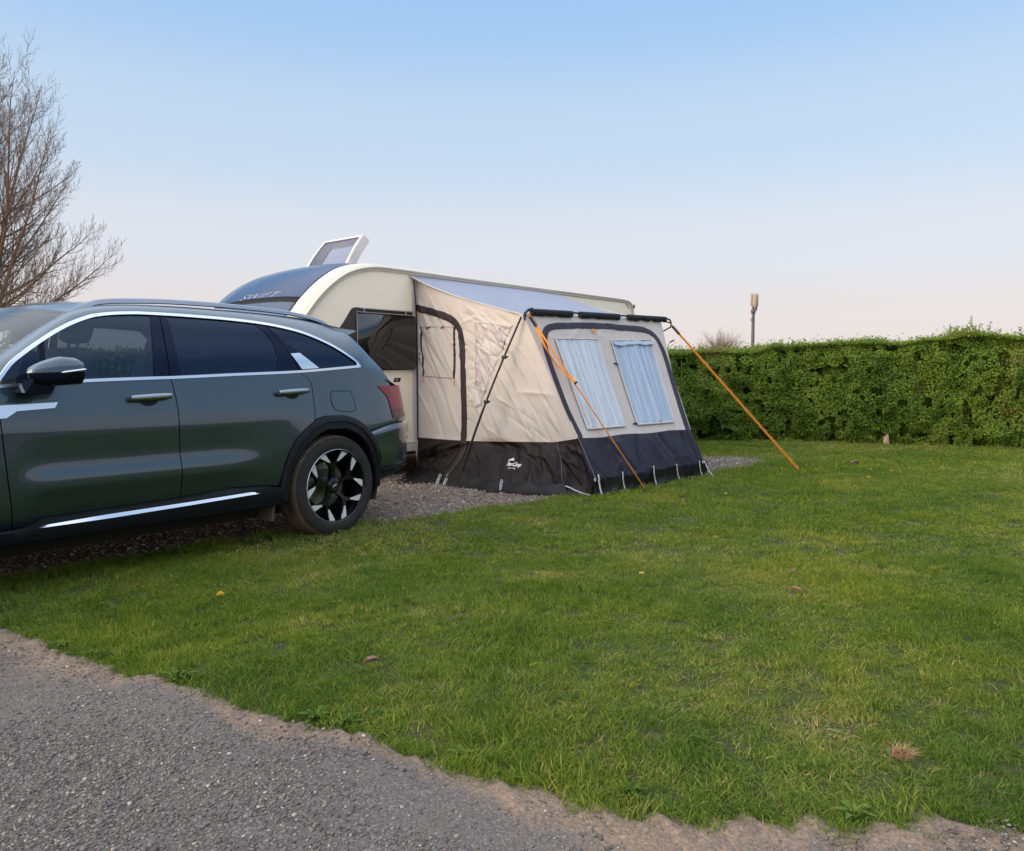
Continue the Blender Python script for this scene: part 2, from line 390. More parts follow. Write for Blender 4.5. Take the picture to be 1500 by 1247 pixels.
def blade_clump(seed, n, rad, h0, h1, w, lean=0.5, seg=3):
    r = np.random.default_rng(seed); V = []; F = []; bt = []
    main = r.uniform(0, 6.28)
    for k in range(n):
        a, q = r.uniform(0, 6.28), rad * math.sqrt(r.uniform()); bx, by = q * math.cos(a), q * math.sin(a)
        h = r.uniform(h0, h1); d = main + r.normal(0, 1.2); ln = abs(r.normal(lean, 0.35)); dx, dy = math.cos(d), math.sin(d)
        f = r.uniform(0, 6.28); fx, fy = math.cos(f), math.sin(f); w_ = w * r.uniform(0.7, 1.3); b0 = len(V)
        for s_ in range(seg + 1):
            t = s_ / seg; bend = ln * t ** 1.8 * h; z = h * t * (1 - 0.30 * ln * t)
            ww = w_ * 0.5 * (1 - t ** 1.7) if s_ < seg else 0
            x, y = bx + dx * bend, by + dy * bend
            if s_ < seg: V += [(x - fx * ww, y - fy * ww, z), (x + fx * ww, y + fy * ww, z)]
            else: V.append((x, y, z))
        bt += [r.uniform()] * (2 * seg + 1)
        for s_ in range(seg - 1): F.append((b0 + 2 * s_, b0 + 2 * s_ + 1, b0 + 2 * s_ + 3, b0 + 2 * s_ + 2))
        e = b0 + 2 * (seg - 1); F.append((e, e + 1, e + 2))
    me = bpy.data.meshes.new('blades'); me.from_pydata(V, [], F); me.polygons.foreach_set('use_smooth', [True] * len(F))
    a = me.attributes.new('bt', 'FLOAT', 'POINT'); a.data.foreach_set('value', bt); return me

def mat_grass():
    b = NB('grass_blade'); g = b.geo().outputs['Position']; t = b.math('ADD', b.attr('tint', 'INSTANCER').outputs['Fac'], b.math('MULTIPLY', b.math('SUBTRACT', b.attr('bt').outputs['Fac'], 0.5), 0.80))
    c = b.ramp(t, [(0.0, (0.040, 0.080, 0.014)), (0.3, (0.092, 0.164, 0.026)), (0.60, (0.158, 0.228, 0.038)), (0.82, (0.26, 0.295, 0.066)), (0.93, (0.38, 0.32, 0.13)), (1.0, (0.44, 0.34, 0.19))])
    pn = b.noise(0.75, 4, 0.6, g); pn2 = b.noise(3.2, 3, 0.6, g)
    c = b.mix(b.ramp(pn, [(0.40, 0.0), (0.70, 0.60)]), c, b.mix(1.0, c, (1.75, 1.35, 0.85), 'MULTIPLY'))
    c = b.mix(b.ramp(pn2, [(0.30, 0.55), (0.50, 0.0)]), c, b.mix(1.0, c, (0.55, 0.72, 0.75), 'MULTIPLY'))
    p = b.pbsdf(c, 0.75, 0, 0.12)
    tr = b.n('ShaderNodeBsdfTranslucent'); b.l(b.mix(1.0, c, (1.5, 1.6, 0.8), 'MULTIPLY'), tr.inputs[0])
    m_ = b.n('ShaderNodeMixShader'); m_.inputs[0].default_value = 0.35; b.l(p.outputs[0], m_.inputs[1]); b.l(tr.outputs[0], m_.inputs[2]); b.l(m_.outputs[0], b.out.inputs[0])
    return b.m
GRASS_M = mat_grass()

def vnoise(P, s, seed=0):
    """smooth value noise in the plane"""
    r = np.random.default_rng(seed); T = r.uniform(0, 1, (64, 64)); q = P * s; i = np.floor(q).astype(int); f_ = q - i; f_ = f_ * f_ * (3 - 2 * f_)
    a = T[i[:, 0] % 64, i[:, 1] % 64]; b_ = T[(i[:, 0] + 1) % 64, i[:, 1] % 64]; c_ = T[i[:, 0] % 64, (i[:, 1] + 1) % 64]; d_ = T[(i[:, 0] + 1) % 64, (i[:, 1] + 1) % 64]
    return (a * (1 - f_[:, 0]) + b_ * f_[:, 0]) * (1 - f_[:, 1]) + (c_ * (1 - f_[:, 0]) + d_ * f_[:, 0]) * f_[:, 1]

BARE = [(0.28, 4.5, 0.30, 0.13), (1.48, 4.05, 0.09, 0.05), (1.61, 4.46, 0.07, 0.05), (-0.35, 3.75, 0.22, 0.07), (1.0, 2.55, 0.22, 0.09), (-0.95, 3.6, 0.12, 0.06), (0.95, 3.4, 0.10, 0.06), (2.2, 4.6, 0.2, 0.08)]
def lawn_points(n, x0, x1, y0, y1, marg):
    P = np.stack([rng.uniform(x0, x1, n), rng.uniform(y0, y1, n)], 1)
    P = P[(np.abs(P[:, 0]) < 0.66 * np.maximum(P[:, 1], 0) + marg)]
    P = P[P[:, 1] > edge_y(P[:, 0]) - 0.035 + 0.13 * vnoise(P, 9, 3) * vnoise(P, 23, 4) + rng.exponential(0.012, len(P))]
    ing = in_poly(P, GRAVEL); d = poly_dist(P, GRAVEL)
    keep = ~ing | (ing & (d < 0.10) & (rng.uniform(0, 1, len(P)) < 0.45 - d * 3.5))
    P = P[keep]
    for bx, by, br, bs in BARE:                     # worn, thin places
        q = ((P[:, 0] - bx) / br) ** 2 + ((P[:, 1] - by) / bs) ** 2
        P = P[rng.uniform(0, 1, len(P)) > 0.62 * np.exp(-q)]
    P = P[P[:, 1] < np.interp(P[:, 0], [-20, 4.9, 8.2, 14], [14.0, 14.0, 12.45, 9.7]) + 0.25]
    return P
def tint_for(P):
    t = 0.28 + 0.50 * vnoise(P, 0.8, 5) * 0.7 + 0.22 * vnoise(P, 2.9, 6) + rng.normal(0, 0.07, len(P)) - 0.05
    for bx, by, br, bs in BARE:
        t += 0.42 * np.exp(-(((P[:, 0] - bx) / br) ** 2 + ((P[:, 1] - by) / bs) ** 2)) * rng.uniform(0.3, 1.1, len(P))
    e = P[:, 1] - edge_y(P[:, 0])
    t -= 0.16 * np.exp(-e / 0.25)
    return np.clip(t, 0.0, 1)
near = lawn_points(25000, -3.6, 7.4, 1.2, 5.0, 3.6)
mid = lawn_points(12000, -3.5, 11.0, 5.0, 9.3, 4.2)
far = lawn_points(11500, -4, 15, 9.3, 14.4, 5.0)
P = np.vstack([near, mid, far]); n1, n2, n3 = len(near), len(mid), len(far); n = len(P)
sc = np.concatenate([rng.uniform(0.75, 1.2, n1), rng.uniform(0.85, 1.25, n2), rng.uniform(0.9, 1.35, n3)])
hs_ = 0.40 + 0.38 * vnoise(P, 1.7, 9) + 0.35 * vnoise(P, 6.0, 10) - 0.15
e = P[:, 1] - edge_y(P[:, 0]); hs_ *= 1 + 0.35 * np.exp(-e / 0.12)
pd_ = poly_dist(P, GRAVEL); hs_ *= 0.9 + 0.35 * np.exp(-pd_ / 0.15)
scl = np.stack([sc, sc, sc * hs_], 1)
rot = np.stack([rng.normal(0, 0.16, n), rng.normal(0, 0.16, n), rng.uniform(0, 6.28, n)], 1)
idx = np.concatenate([rng.integers(0, 8, n1), rng.integers(8, 13, n2), rng.integers(13, 18, n3)])
var = [blade_clump(100 + k, 62, 0.055, 0.022, 0.060, 0.0030, 0.55) for k in range(8)] + \
      [blade_clump(200 + k, 72, 0.085, 0.022, 0.055, 0.0042, 0.50) for k in range(5)] + \
      [blade_clump(300 + k, 80, 0.13, 0.025, 0.055, 0.0065, 0.45) for k in range(5)]
instancer('lawn_grass', np.column_stack([P, np.full(n, 0.002)]), rot, scl, idx, tint_for(P), var, GRASS_M)

def stone(seed, flat=0.6):
    r = np.random.default_rng(seed); bm = bmesh.new(); bmesh.ops.create_icosphere(bm, subdivisions=1, radius=1.0)
    d = [Vector(r.normal(0, 1, 3)).normalized() for _ in range(5)]; a = r.uniform(0.75, 1.3, 3)
    for v in bm.verts:
        k = 1 + 0.16 * sum(math.sin(3 * v.co.dot(q)) for q in d) / 2 + r.normal(0, 0.06)
        v.co = Vector((v.co.x * a[0] * k, v.co.y * a[1] * k, v.co.z * flat * a[2] * k))
    me = bpy.data.meshes.new('stone'); bm.to_mesh(me); bm.free(); return me
def mat_stone(name, stops):
    b = NB(name); t = b.attr('tint', 'INSTANCER').outputs['Fac']; c = b.ramp(t, stops)
    c = b.mix(b.math('MULTIPLY', b.noise(90, 3, 0.6, b.geo().outputs['Position']), 0.5), c, b.mix(1.0, c, (0.5, 0.48, 0.46), 'MULTIPLY'))
    b.pbsdf(c, 0.85, 0, 0.3); return b.m
# loose chippings on the road
n = 210000; P = np.stack([rng.uniform(-2.9, 1.5, n), rng.uniform(0.75, 4.2, n)], 1)
P = P[np.abs(P[:, 0]) < 0.66 * P[:, 1] + 0.5]
e = edge_y(P[:, 0]) - P[:, 1]; P = P[(e > 0.0) & (rng.uniform(0, 1, len(P)) < np.clip(0.22 + e * 2.0, 0, 1) * np.clip(1.9 * vnoise(P, 1.5, 21) + 0.5 * vnoise(P, 6, 22) - 0.35, 0.08, 1))]
n = len(P); s_ = np.clip(rng.lognormal(-5.72, 0.36, n), 0.0018, 0.0095)
instancer('road_chippings', np.column_stack([P, 0.0185 + 0.012 * np.sin(P[:, 0] * 3.1) * np.sin(P[:, 1] * 2.3) + 0.15 * s_]), np.stack([rng.normal(0, .3, n), rng.normal(0, .3, n), rng.uniform(0, 6.28, n)], 1),
          np.repeat(s_[:, None], 3, 1), rng.integers(0, 6, n), rng.uniform(0, 1, n), [stone(k, 0.5) for k in range(6)],
          mat_stone('chipping', [(0.0, (0.088, 0.075, 0.066)), (0.45, (0.162, 0.140, 0.124)), (0.8, (0.24, 0.209, 0.184)), (0.95, (0.32, 0.275, 0.23)), (1.0, (0.50, 0.46, 0.41))]))
# loose gravel on the pitch
n = 60000; P = np.stack([rng.uniform(-5.5, 4, n), rng.uniform(3.6, 11.5, n)], 1)
P = P[in_poly(P, GRAVEL)]; P = P[(P[:, 1] < 9.4 - 0.0 * P[:, 0]) | (P[:, 0] > 1.6)]
P = P[P[:, 1] - 1.0 * P[:, 0] < 10.6]
n = len(P); s_ = np.clip(rng.lognormal(-4.75, 0.35, n), 0.005, 0.022)
instancer('loose_gravel', np.column_stack([P, np.full(n, 0.004) + 0.2 * s_]), np.stack([rng.normal(0, .4, n), rng.normal(0, .4, n), rng.uniform(0, 6.28, n)], 1),
          np.repeat(s_[:, None], 3, 1), rng.integers(0, 6, n), rng.uniform(0, 1, n), [stone(20 + k) for k in range(6)],
          mat_stone('gravel_stone', [(0.0, (0.13, 0.095, 0.075)), (0.4, (0.23, 0.185, 0.15)), (0.75, (0.35, 0.285, 0.23)), (0.95, (0.48, 0.40, 0.33)), (1.0, (0.6, 0.55, 0.5))]))
# ================================================================ THE CAR (x rearward, near side at -y, z up)
def mat_paint():
    b = NB('green_grey_metallic_paint'); o = b.obj()
    fl = b.noise(900, 2, 0.5, o); d = b.noise(2.5, 4, 0.6, o)
    c = b.mix(b.ramp(fl, [(0.35, 0.0), (0.7, 1.0)]), (0.034, 0.058, 0.076), (0.060, 0.092, 0.120))
    c = b.mix(b.ramp(d, [(0.45, 0.0), (0.75, 0.10)]), c, (0.13, 0.115, 0.095))
    p = b.pbsdf(c, 0.32, 0.82, 0.5, Coat_Weight=1.0, Coat_Roughness=0.035, Coat_IOR=1.55)
    return b.m
PAINT = mat_paint()
CHROME = simple('satin_chrome', (0.72, 0.74, 0.80), 0.20, 1.0, 0.03)
BLACKP = simple('black_plastic_trim', (0.006, 0.007, 0.0095), 0.5, 0, 0.15, 20, 0.12, 300, 0.18)
GLOSSB = simple('gloss_black_trim', (0.004, 0.006, 0.014), 0.08, 0, 0.02, 6, 0, 60, 0.35, Specular_Tint=(0.45, 0.6, 1.0))
DARK = simple('dark_void', (0.006, 0.006, 0.006), 0.9, 0, 0.02)
RUBBER = None
GL_CLEAR = glass('clear_window_glass', (0.68, 0.78, 0.78), 1.62, 0.0, (0.60, 0.78, 1.0))
GL_PRIV = glass('privacy_window_glass', (0.12, 0.14, 0.17), 1.60, 0.0, (0.50, 0.66, 1.0))
GL_SCR = glass('windscreen_glass', (0.62, 0.70, 0.70), 1.55, 0.0)
LEATHER = simple('dark_seat_leather', (0.020, 0.020, 0.022), 0.5, 0, 0.2, 14, 0.1, 120)
LINING = simple('grey_roof_lining', (0.16, 0.16, 0.155), 0.9, 0, 0.05)
REDL = simple('red_lamp_plastic', (0.24, 0.012, 0.022), 0.16, 0, 0.2, 9, 0, 60, 0.4)
REDD = simple('dark_red_lamp_plastic', (0.07, 0.004, 0.008), 0.14, 0, 0.2, 9, 0, 60, 0.4)
STEEL = simple('machined_alloy', (0.80, 0.81, 0.83), 0.48, 0.55, 0.04)
SPOKE = simple('gloss_black_alloy', (0.006, 0.006, 0.008), 0.14, 0, 0.02, 6, 0, 60, 0.45)
HANDLE = simple('satin_grey_handle', (0.30, 0.33, 0.37), 0.24, 1.0, 0.03)
RAILM = simple('satin_silver_rail', (0.30, 0.32, 0.36), 0.30, 1.0, 0.03)
def mat_tyre():
    b = NB('warm_lit_tread_tyre'); o = b.obj(); s = b.n('ShaderNodeSeparateXYZ'); b.l(o, s.inputs[0])
    at = b.math('ARCTAN2', s.outputs[2], s.outputs[0]); r2 = b.math('SQRT', b.math('ADD', b.math('MULTIPLY', s.outputs[0], s.outputs[0]), b.math('MULTIPLY', s.outputs[2], s.outputs[2])))
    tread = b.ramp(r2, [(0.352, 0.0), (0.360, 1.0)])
    skew = b.math('ADD', b.math('MULTIPLY', at, 13.5), b.math('MULTIPLY', s.outputs[1], 22.0))
    saw = b.math('FRACT', skew); cut = b.ramp(saw, [(0.0, 0.0), (0.10, 0.0), (0.16, 1.0), (0.94, 1.0), (1.0, 0.0)])
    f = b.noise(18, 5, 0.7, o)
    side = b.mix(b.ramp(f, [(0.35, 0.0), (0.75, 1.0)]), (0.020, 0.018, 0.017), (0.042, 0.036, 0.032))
    tr = b.mix(b.ramp(f, [(0.3, 0.0), (0.7, 1.0)]), (0.115, 0.082, 0.060), (0.25, 0.175, 0.120))  # warm light on the tread is put into this brown
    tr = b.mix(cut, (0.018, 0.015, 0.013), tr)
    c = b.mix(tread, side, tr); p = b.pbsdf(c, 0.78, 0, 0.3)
    rings = b.math('SINE', b.math('MULTIPLY', r2, 700.0))
    h = b.math('ADD', b.math('MULTIPLY', b.math('MULTIPLY', cut, tread), 1.0), b.math('MULTIPLY', rings, 0.06))
    b.l(b.bump(h, 0.9, 0.005), p.inputs['Normal']); return b.m
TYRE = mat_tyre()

Pk = pchip([-3.77, -3.70, -3.60, -3.45, -3.28, -2.9, -2.4, -1.5, -0.3, 0.15, 0.30, 0.45, 0.60, 0.70, 0.80, 0.88, 0.95, 1.0],
           [0.30, 0.56, 0.745, 0.85, 0.90, 0.932, 0.945, 0.95, 0.95, 0.947, 0.938, 0.925, 0.90, 0.872, 0.825, 0.76, 0.66, 0.45])
up_z = [1.24, 1.40, 1.54, 1.60, 1.66, 1.72]; up_d = [-0.082, -0.135, -0.193, -0.25, -0.36, -0.5]
D_plain = pchip([0.24, 0.30, 0.36, 0.42, 0.55, 0.70, 0.86, 0.93, 1.0, 1.10, 1.16] + up_z, [-0.13, -0.095, -0.055, -0.030, -0.016, -0.011, -0.0105, -0.0170, -0.0295, -0.0500, -0.0630] + up_d)
D_ledge = pchip([0.24, 0.30, 0.36, 0.42, 0.50, 0.575, 0.60, 0.68, 0.71, 0.80, 0.855, 0.93, 1.0, 1.10, 1.16] + up_z, [-0.13, -0.095, -0.055, -0.030, -0.012, 0.0020, 0.0020, -0.0150, -0.0168, -0.0130, -0.0105, -0.0170, -0.0295, -0.0500, -0.0630] + up_d)
D_quart = pchip([0.24, 0.30, 0.36, 0.45, 0.60, 0.72, 0.80, 0.90, 1.0, 1.1, 1.2] + up_z, [-0.13, -0.095, -0.055, -0.020, -0.006, 0.0, -0.005, -0.0210, -0.040, -0.0585, -0.0750] + up_d)
def Ycar(x, z):
    x = np.asarray(x, float); z = np.asarray(z, float)
    wl = sstep(-2.14, -1.90, x) * (1 - sstep(-0.95, -0.50, x)); wq = sstep(-0.50, -0.15, x)
    d = D_plain(z) * (1 - wl) + D_ledge(z) * wl
    d = d * (1 - wq) + D_quart(z) * wq
    return Pk(x) + d
def side(xz, off=0.0):
    xz = np.asarray(xz, float); return np.stack([xz[..., 0], -(Ycar(xz[..., 0], xz[..., 1]) + off), xz[..., 1]], -1)

car = empty('suv_car', (-2.0183, 6.2718, 0.0), R(90 - 37.6))
tag(car, 'dark grey green metallic SUV with chrome window trim parked on gravel before the caravan', 'car')

def pad(G, d=0.022):
    """turn the border inward so a panel has an edge"""
    G = np.asarray(G); H = np.pad(G, ((1, 1), (1, 1), (0, 0)), mode='edge'); H = H.copy()
    for sl in ((0, slice(None)), (-1, slice(None)), (slice(None), 0), (slice(None), -1)): H[sl][..., 1] = H[sl][..., 1]
    m = np.zeros(H.shape[:2], bool); m[0] = m[-1] = True; m[:, 0] = m[:, -1] = True
    H[m, 1] += d
    return H
def both(name, grids, mats, sub=None, label=None, sharp=32, parent=None, far=True):
    """near and far copies of one part; grids: list of (grid, material index). sub: optional function adding children"""
    out = []
    for sgn in ((1, -1) if far else (1,)):
        mb = MB()
        for g in grids:
            G_, mi = g if isinstance(g, tuple) else (g, 0)
            G_ = np.asarray(G_, float) * np.array([1, sgn, 1]); mb.grid(G_, mi, flip=(sgn < 0))
        p_ = parent if parent is None or not isinstance(parent, (list, tuple)) else parent[len(out)]
        out.append(mb.build(name, mats, car if p_ is None else p_, sharp=sharp))
    return out
def both_mb(name, fn, mats, parent=None, sharp=35, far=True):
    out = []
    for sgn in ((1, -1) if far else (1,)):
        mb = MB(); fn(mb)
        for i in range(len(mb.V)): mb.V[i] = mb.V[i] * np.array([1, sgn, 1])
        if sgn < 0: mb.F = [f[::-1] for f in mb.F]
        p_ = parent[len(out)] if isinstance(parent, (list, tuple)) else (parent or car)
        out.append(recalc(mb.build(name, mats, p_, sharp=sharp)))
    return out

# --- outlines measured on the side of the car (x, z)
Lo = smoothc([(-2.178, 1.116), (-2.141, 1.168), (-2.087, 1.236), (-2.009, 1.300), (-1.911, 1.370), (-1.810, 1.433), (-1.714, 1.481), (-1.603, 1.520), (-1.465, 1.541), (-1.320, 1.551), (-1.1, 1.5535), (-0.85, 1.551),
              (-0.62, 1.543), (-0.477, 1.533), (-0.222, 1.496), (0.033, 1.416), (0.219, 1.320), (0.285, 1.275), (0.307, 1.247)], 140)
def inset(C, d):
    T = np.gradient(C, axis=0); T /= np.linalg.norm(T, axis=1)[:, None]; return C + d * np.stack([T[:, 1], -T[:, 0]], 1)
Li = inset(Lo, 0.023)
Tz = lambda x: np.interp(x, Li[:, 0], Li[:, 1])
bk = pchip([-2.20, -1.747, -1.358, -1.222, -0.811, -0.275, 0.107, 0.31], [1.105, 1.135, 1.150, 1.154, 1.172, 1.195, 1.224, 1.240])
def belt(x0, x1, d, n=30): x = np.linspace(x0, x1, n); return np.stack([x, bk(x) + d], 1)
def topc(x0, x1, n=40): x = np.linspace(x0, x1, n); return np.stack([x, Tz(x)], 1)
ARCH_O = smoothc([(-0.490, 0.330), (-0.485, 0.388), (-0.466, 0.482), (-0.432, 0.589), (-0.363, 0.714), (-0.277, 0.795), (-0.181, 0.851), (-0.06, 0.879), (0.056, 0.879), (0.18, 0.849), (0.276, 0.795), (0.367, 0.708), (0.425, 0.601), (0.447, 0.522), (0.450, 0.453), (0.440, 0.33)], 80)
ARCH_I = smoothc([(-0.440, 0.30), (-0.425, 0.42), (-0.391, 0.535), (-0.312, 0.650), (-0.209, 0.733), (-0.085, 0.780), (0.05, 0.780), (0.190, 0.728), (0.294, 0.635), (0.353, 0.525), (0.383, 0.42), (0.385, 0.30)], 80)
def arch_part(z0, z1, left):
    C = ARCH_O[:41] if left else ARCH_O[40:]
    m = (C[:, 1] >= min(z0, z1) - 1e-6) & (C[:, 1] <= max(z0, z1) + 1e-6); return C[m]
g = 0.003
# doors
BCUT = smoothc([(-1.200, 0.40), (-1.200, 0.572), (-1.203, 0.80), (-1.204, 0.962), (-1.213, 1.08), (-1.224, 1.144)], 30)
CCUT = smoothc([(-0.186, 0.858), (-0.181, 0.92), (-0.178, 1.0), (-0.176, 1.08), (-0.195, 1.135), (-0.262, 1.184)], 30)
sh = lambda C, d: np.asarray(C) + np.array([d, 0])
FCUT = smoothc([(-2.117, 0.365), (-2.119, 0.42), (-2.138, 0.63), (-2.157, 0.867), (-2.165, 1.0), (-2.172, 1.096)], 30)
SILL1 = [(-2.114, 0.365), (-2.061, 0.371), (-1.978, 0.412), (-1.651, 0.417), (-1.203, 0.428)]
bcl = np.vstack([[(-1.200, 0.428)], BCUT[BCUT[:, 1] > 0.44]])
fd = coons(sh(FCUT, g), sh(bcl, -g), SILL1, np.vstack([[(-2.169, 1.096)], belt(-2.165, -1.227, -0.010)]), 70, 60)
front_door = both('front_door', [(pad(side(fd)), 0)], [PAINT])
rr = np.vstack([[(-0.482, 0.418)], ARCH_O[(ARCH_O[:, 0] < -0.186) & (ARCH_O[:, 1] > 0.43)], CCUT])
rd_ = coons(sh(bcl, g), sh(rr, -g), [(-1.197, 0.428), (-0.855, 0.446), (-0.606, 0.436), (-0.485, 0.418)], belt(-1.221, -0.265, -0.010), 70, 60)
rear_door = both('rear_door', [(pad(side(rd_)), 0)], [PAINT])
# rear quarter
qb = np.vstack([ARCH_O[(ARCH_O[:, 0] > -0.183) & (ARCH_O[:, 0] < 0.325)], [(0.336, 0.755), (0.45, 0.776), (0.581, 0.796), (0.665, 0.803)]])
QT = np.vstack([belt(-0.259, 0.300, -0.010), [(0.309, 1.245)], [(0.42, 1.205), (0.56, 1.135), (0.672, 1.087)]])
q1 = coons(sh(CCUT, g), [(0.665, 0.803), (0.670, 0.95), (0.672, 1.087)], qb, QT, 80, 40)
quarter = both('rear_wing', [(pad(side(q1)), 0)], [PAINT])
# front wing and arch
FA = ARCH_O + np.array([-2.815, 0])
fb = np.vstack([FA[(FA[:, 1] > 0.37)], [(-2.20, 0.366), (-2.120, 0.365)]])
fe = coons([fb[0], (-3.30, 0.60), (-3.27, 0.935)], sh(FCUT, -g), fb, smoothc([(-3.27, 0.935), (-2.9, 0.995), (-2.45, 1.050), (-2.175, 1.096)], 30), 80, 40)
both('front_wing', [(pad(side(fe)), 0)], [PAINT])
# dark shell behind the gaps
shl = coons([(-2.25, 0.36), (-2.25, 1.08)], [(-0.35, 0.42), (-0.10, 1.15)], [(-2.25, 0.36), (-0.35, 0.42)], belt(-2.25, -0.10, -0.03), 60, 24)
shl2 = coons([(-0.40, 0.80), (-0.30, 1.15)], [(0.66, 0.72), (0.66, 1.06)], [(-0.40, 0.80), (-0.1, 0.87), (0.1, 0.87), (0.66, 0.72)], [(-0.30, 1.15), (0.2, 1.19), (0.66, 1.06)], 40, 20)
both('inner_shell', [side(shl, -0.05), side(shl2, -0.04)], [DARK])

# sill: black cladding with a ledge and a bright strip
xs = np.linspace(-2.30, -0.455, 90)
st_ = np.interp(xs, [-2.30, -2.114, -2.061, -1.978, -1.651, -1.203, -0.855, -0.606, -0.482, -0.455], [0.364, 0.364, 0.370, 0.411, 0.416, 0.427, 0.445, 0.435, 0.405, 0.39])
cb = np.interp(xs, [-2.021, -1.653, -1.147, -0.655], [0.361, 0.363, 0.374, 0.387])
rows = []
for zz, off in ((st_, -0.012), (st_ - 0.004, 0.004), (cb + 0.028, 0.030), (cb - 0.004, 0.034), (cb - 0.045, 0.030), (np.full_like(xs, 0.292), 0.020), (np.full_like(xs, 0.283), 0.000), (np.full_like(xs, 0.280), -0.25)):
    zz = np.minimum(zz, st_ + 0.001) if zz is not st_ else zz
    rows.append(np.stack([xs, -(Pk(xs) - 0.030 + off), zz], 1))
sill = both('sill_cladding', [np.array(rows[::-1]).transpose(1, 0, 2)], [BLACKP])
xs2 = np.linspace(-2.015, -0.66, 60); c0 = np.interp(xs2, [-2.021, -1.653, -1.147, -0.655], [0.362, 0.363, 0.374, 0.388]); c1 = np.interp(xs2, [-2.02, -1.975, -1.652, -1.147, -0.72, -0.655], [0.364, 0.376, 0.388, 0.396, 0.406, 0.392])
rw = [np.stack([xs2, -(Pk(xs2) + o_), z_], 1) for z_, o_ in ((c0, 0.000), (c0 + 0.001, 0.0115), (c1 - 0.002, 0.0030), (c1, -0.004))]
both('sill_strip', [np.array(rw).transpose(1, 0, 2)], [CHROME], parent=sill)
# wheel arch cladding
def arch(dx, out):
    n = 80; rows_ = []
    for t, off in ((0.0, -0.012), (0.0, 0.006), (0.10, 0.013), (0.45, 0.020), (0.52, 0.014), (0.95, 0.020), (1.0, 0.012), (1.0, -0.05), (1.02, -0.14)):
        C = ARCH_O * (1 - t) + ARCH_I * t; CC = C + np.array([dx, 0]); zz = np.maximum(C[:, 1], 0.36)
        rows_.append(np.stack([CC[:, 0], -(Pk(CC[:, 0]) + D_quart(np.maximum(C[:, 1], 0.50)) + off), CC[:, 1]], 1))
    return np.array(rows_)
both('wheel_arch', [arch(0, 1).transpose(1, 0, 2)[::-1]], [BLACKP])
both('wheel_arch', [arch(-2.815, 1).transpose(1, 0, 2)[::-1]], [BLACKP])
DUSTY = simple('dusty_wheel_housing', (0.050, 0.036, 0.026), 0.95, 0, 0.4, 10)
def well(mb, dx):
    a = np.linspace(-0.35, math.pi + 0.35, 40); G_ = [np.stack([dx + -0.02 + 0.425 * np.cos(a), np.full(40, y_), 0.36 + 0.425 * np.sin(a)], 1) for y_ in (-0.93, -0.80, -0.58)]
    G_.append(np.stack([dx - 0.02 + 0.02 * np.cos(a), np.full(40, -0.56), 0.36 + 0.02 * np.sin(a)], 1)); mb.grid(np.array(G_))
both_mb('wheel_housing', lambda mb: well(mb, 0), [DUSTY]); both_mb('wheel_housing', lambda mb: well(mb, -2.815), [DUSTY])

# rear bumper and tailgate: swept round the corner
PATH = smoothc([(0.20, 0.945), (0.30, 0.938), (0.45, 0.925), (0.60, 0.90), (0.70, 0.872), (0.80, 0.825), (0.88, 0.76), (0.945, 0.66), (0.985, 0.5), (1.015, 0.3), (1.03, 0.0)], 200)
def sweep(path, x0f, zs, Df, n=50, y_end=0.0, ztop=None):
    """rows over zs; each row follows the path from x0f(z) round to y_end, inset by Df(z)"""
    T = np.gradient(path, axis=0); T /= np.linalg.norm(T, axis=1)[:, None]; Nn = np.stack([-T[:, 1], T[:, 0]], 1)
    if Nn[0, 1] < 0: Nn = -Nn
    d = np.concatenate([[0], np.cumsum(np.linalg.norm(np.diff(path, axis=0), axis=1))])
    s1 = np.interp(-y_end, -path[:, 1], d); rows_ = []
    for z in zs:
        dirx = path[-1, 0] > path[0, 0]
        s0 = np.interp(x0f(z), path[:, 0], d) if dirx else np.interp(-x0f(z), -path[:, 0], d)
        s = np.linspace(s0, s1, n); px = np.interp(s, d, path[:, 0]); py = np.interp(s, d, path[:, 1]); nx = np.interp(s, d, Nn[:, 0]); ny = np.interp(s, d, Nn[:, 1])
        zz = np.full(n, z) if ztop is None else ztop(z, px)
        rows_.append(np.stack([px - nx * Df(z), -(py - ny * Df(z)), zz], 1))
    return np.array(rows_).transpose(1, 0, 2)
xa = lambda z: np.interp(z, [0.30, 0.33, 0.453, 0.522, 0.601, 0.713, 0.752, 0.80], [0.436, 0.440, 0.450, 0.447, 0.425, 0.363, 0.332, 0.332])
bt = lambda z, x: np.where(z > 0.62, 0.62 + (z - 0.62) * (np.interp(x, [0.33, 0.581, 0.66], [0.748, 0.789, 0.796]) - 0.62) / (0.80 - 0.62), z)
Db = pchip([0.45, 0.47, 0.56, 0.68, 0.755, 0.785, 0.80], [0.010, 0.000, -0.006, -0.004, -0.002, 0.014, 0.022])
both('rear_bumper', [sweep(PATH, xa, np.concatenate([np.linspace(0.455, 0.74, 14), [0.755, 0.765, 0.775, 0.785, 0.795, 0.80]]), Db, 60, 0.0, bt)], [PAINT])
Dl = pchip([0.28, 0.31, 0.36, 0.43, 0.452], [0.14, 0.09, 0.035, -0.006, -0.004])
zbt = lambda z, x: 0.452 - (0.452 - z) * (0.452 - np.interp(x, [0.33, 0.45, 0.69, 0.80, 0.95], [0.298, 0.312, 0.352, 0.385, 0.39])) / (0.452 - 0.285)
both('bumper_cladding', [sweep(PATH, xa, np.linspace(0.285, 0.452, 12), Dl, 60, 0.0, zbt)], [BLACKP])
Dh = pchip([0.79, 0.80, 0.9, 1.0, 1.092], [0.008, 0.006, 0.0225, 0.041, 0.058])
both('tailgate', [sweep(PATH, lambda z: 0.672, np.linspace(0.803, 1.090, 12), Dh, 50)], [PAINT])
xl = pchip([0.834, 0.90, 0.986, 1.04, 1.090], [0.611, 0.602, 0.586, 0.538, 0.474])
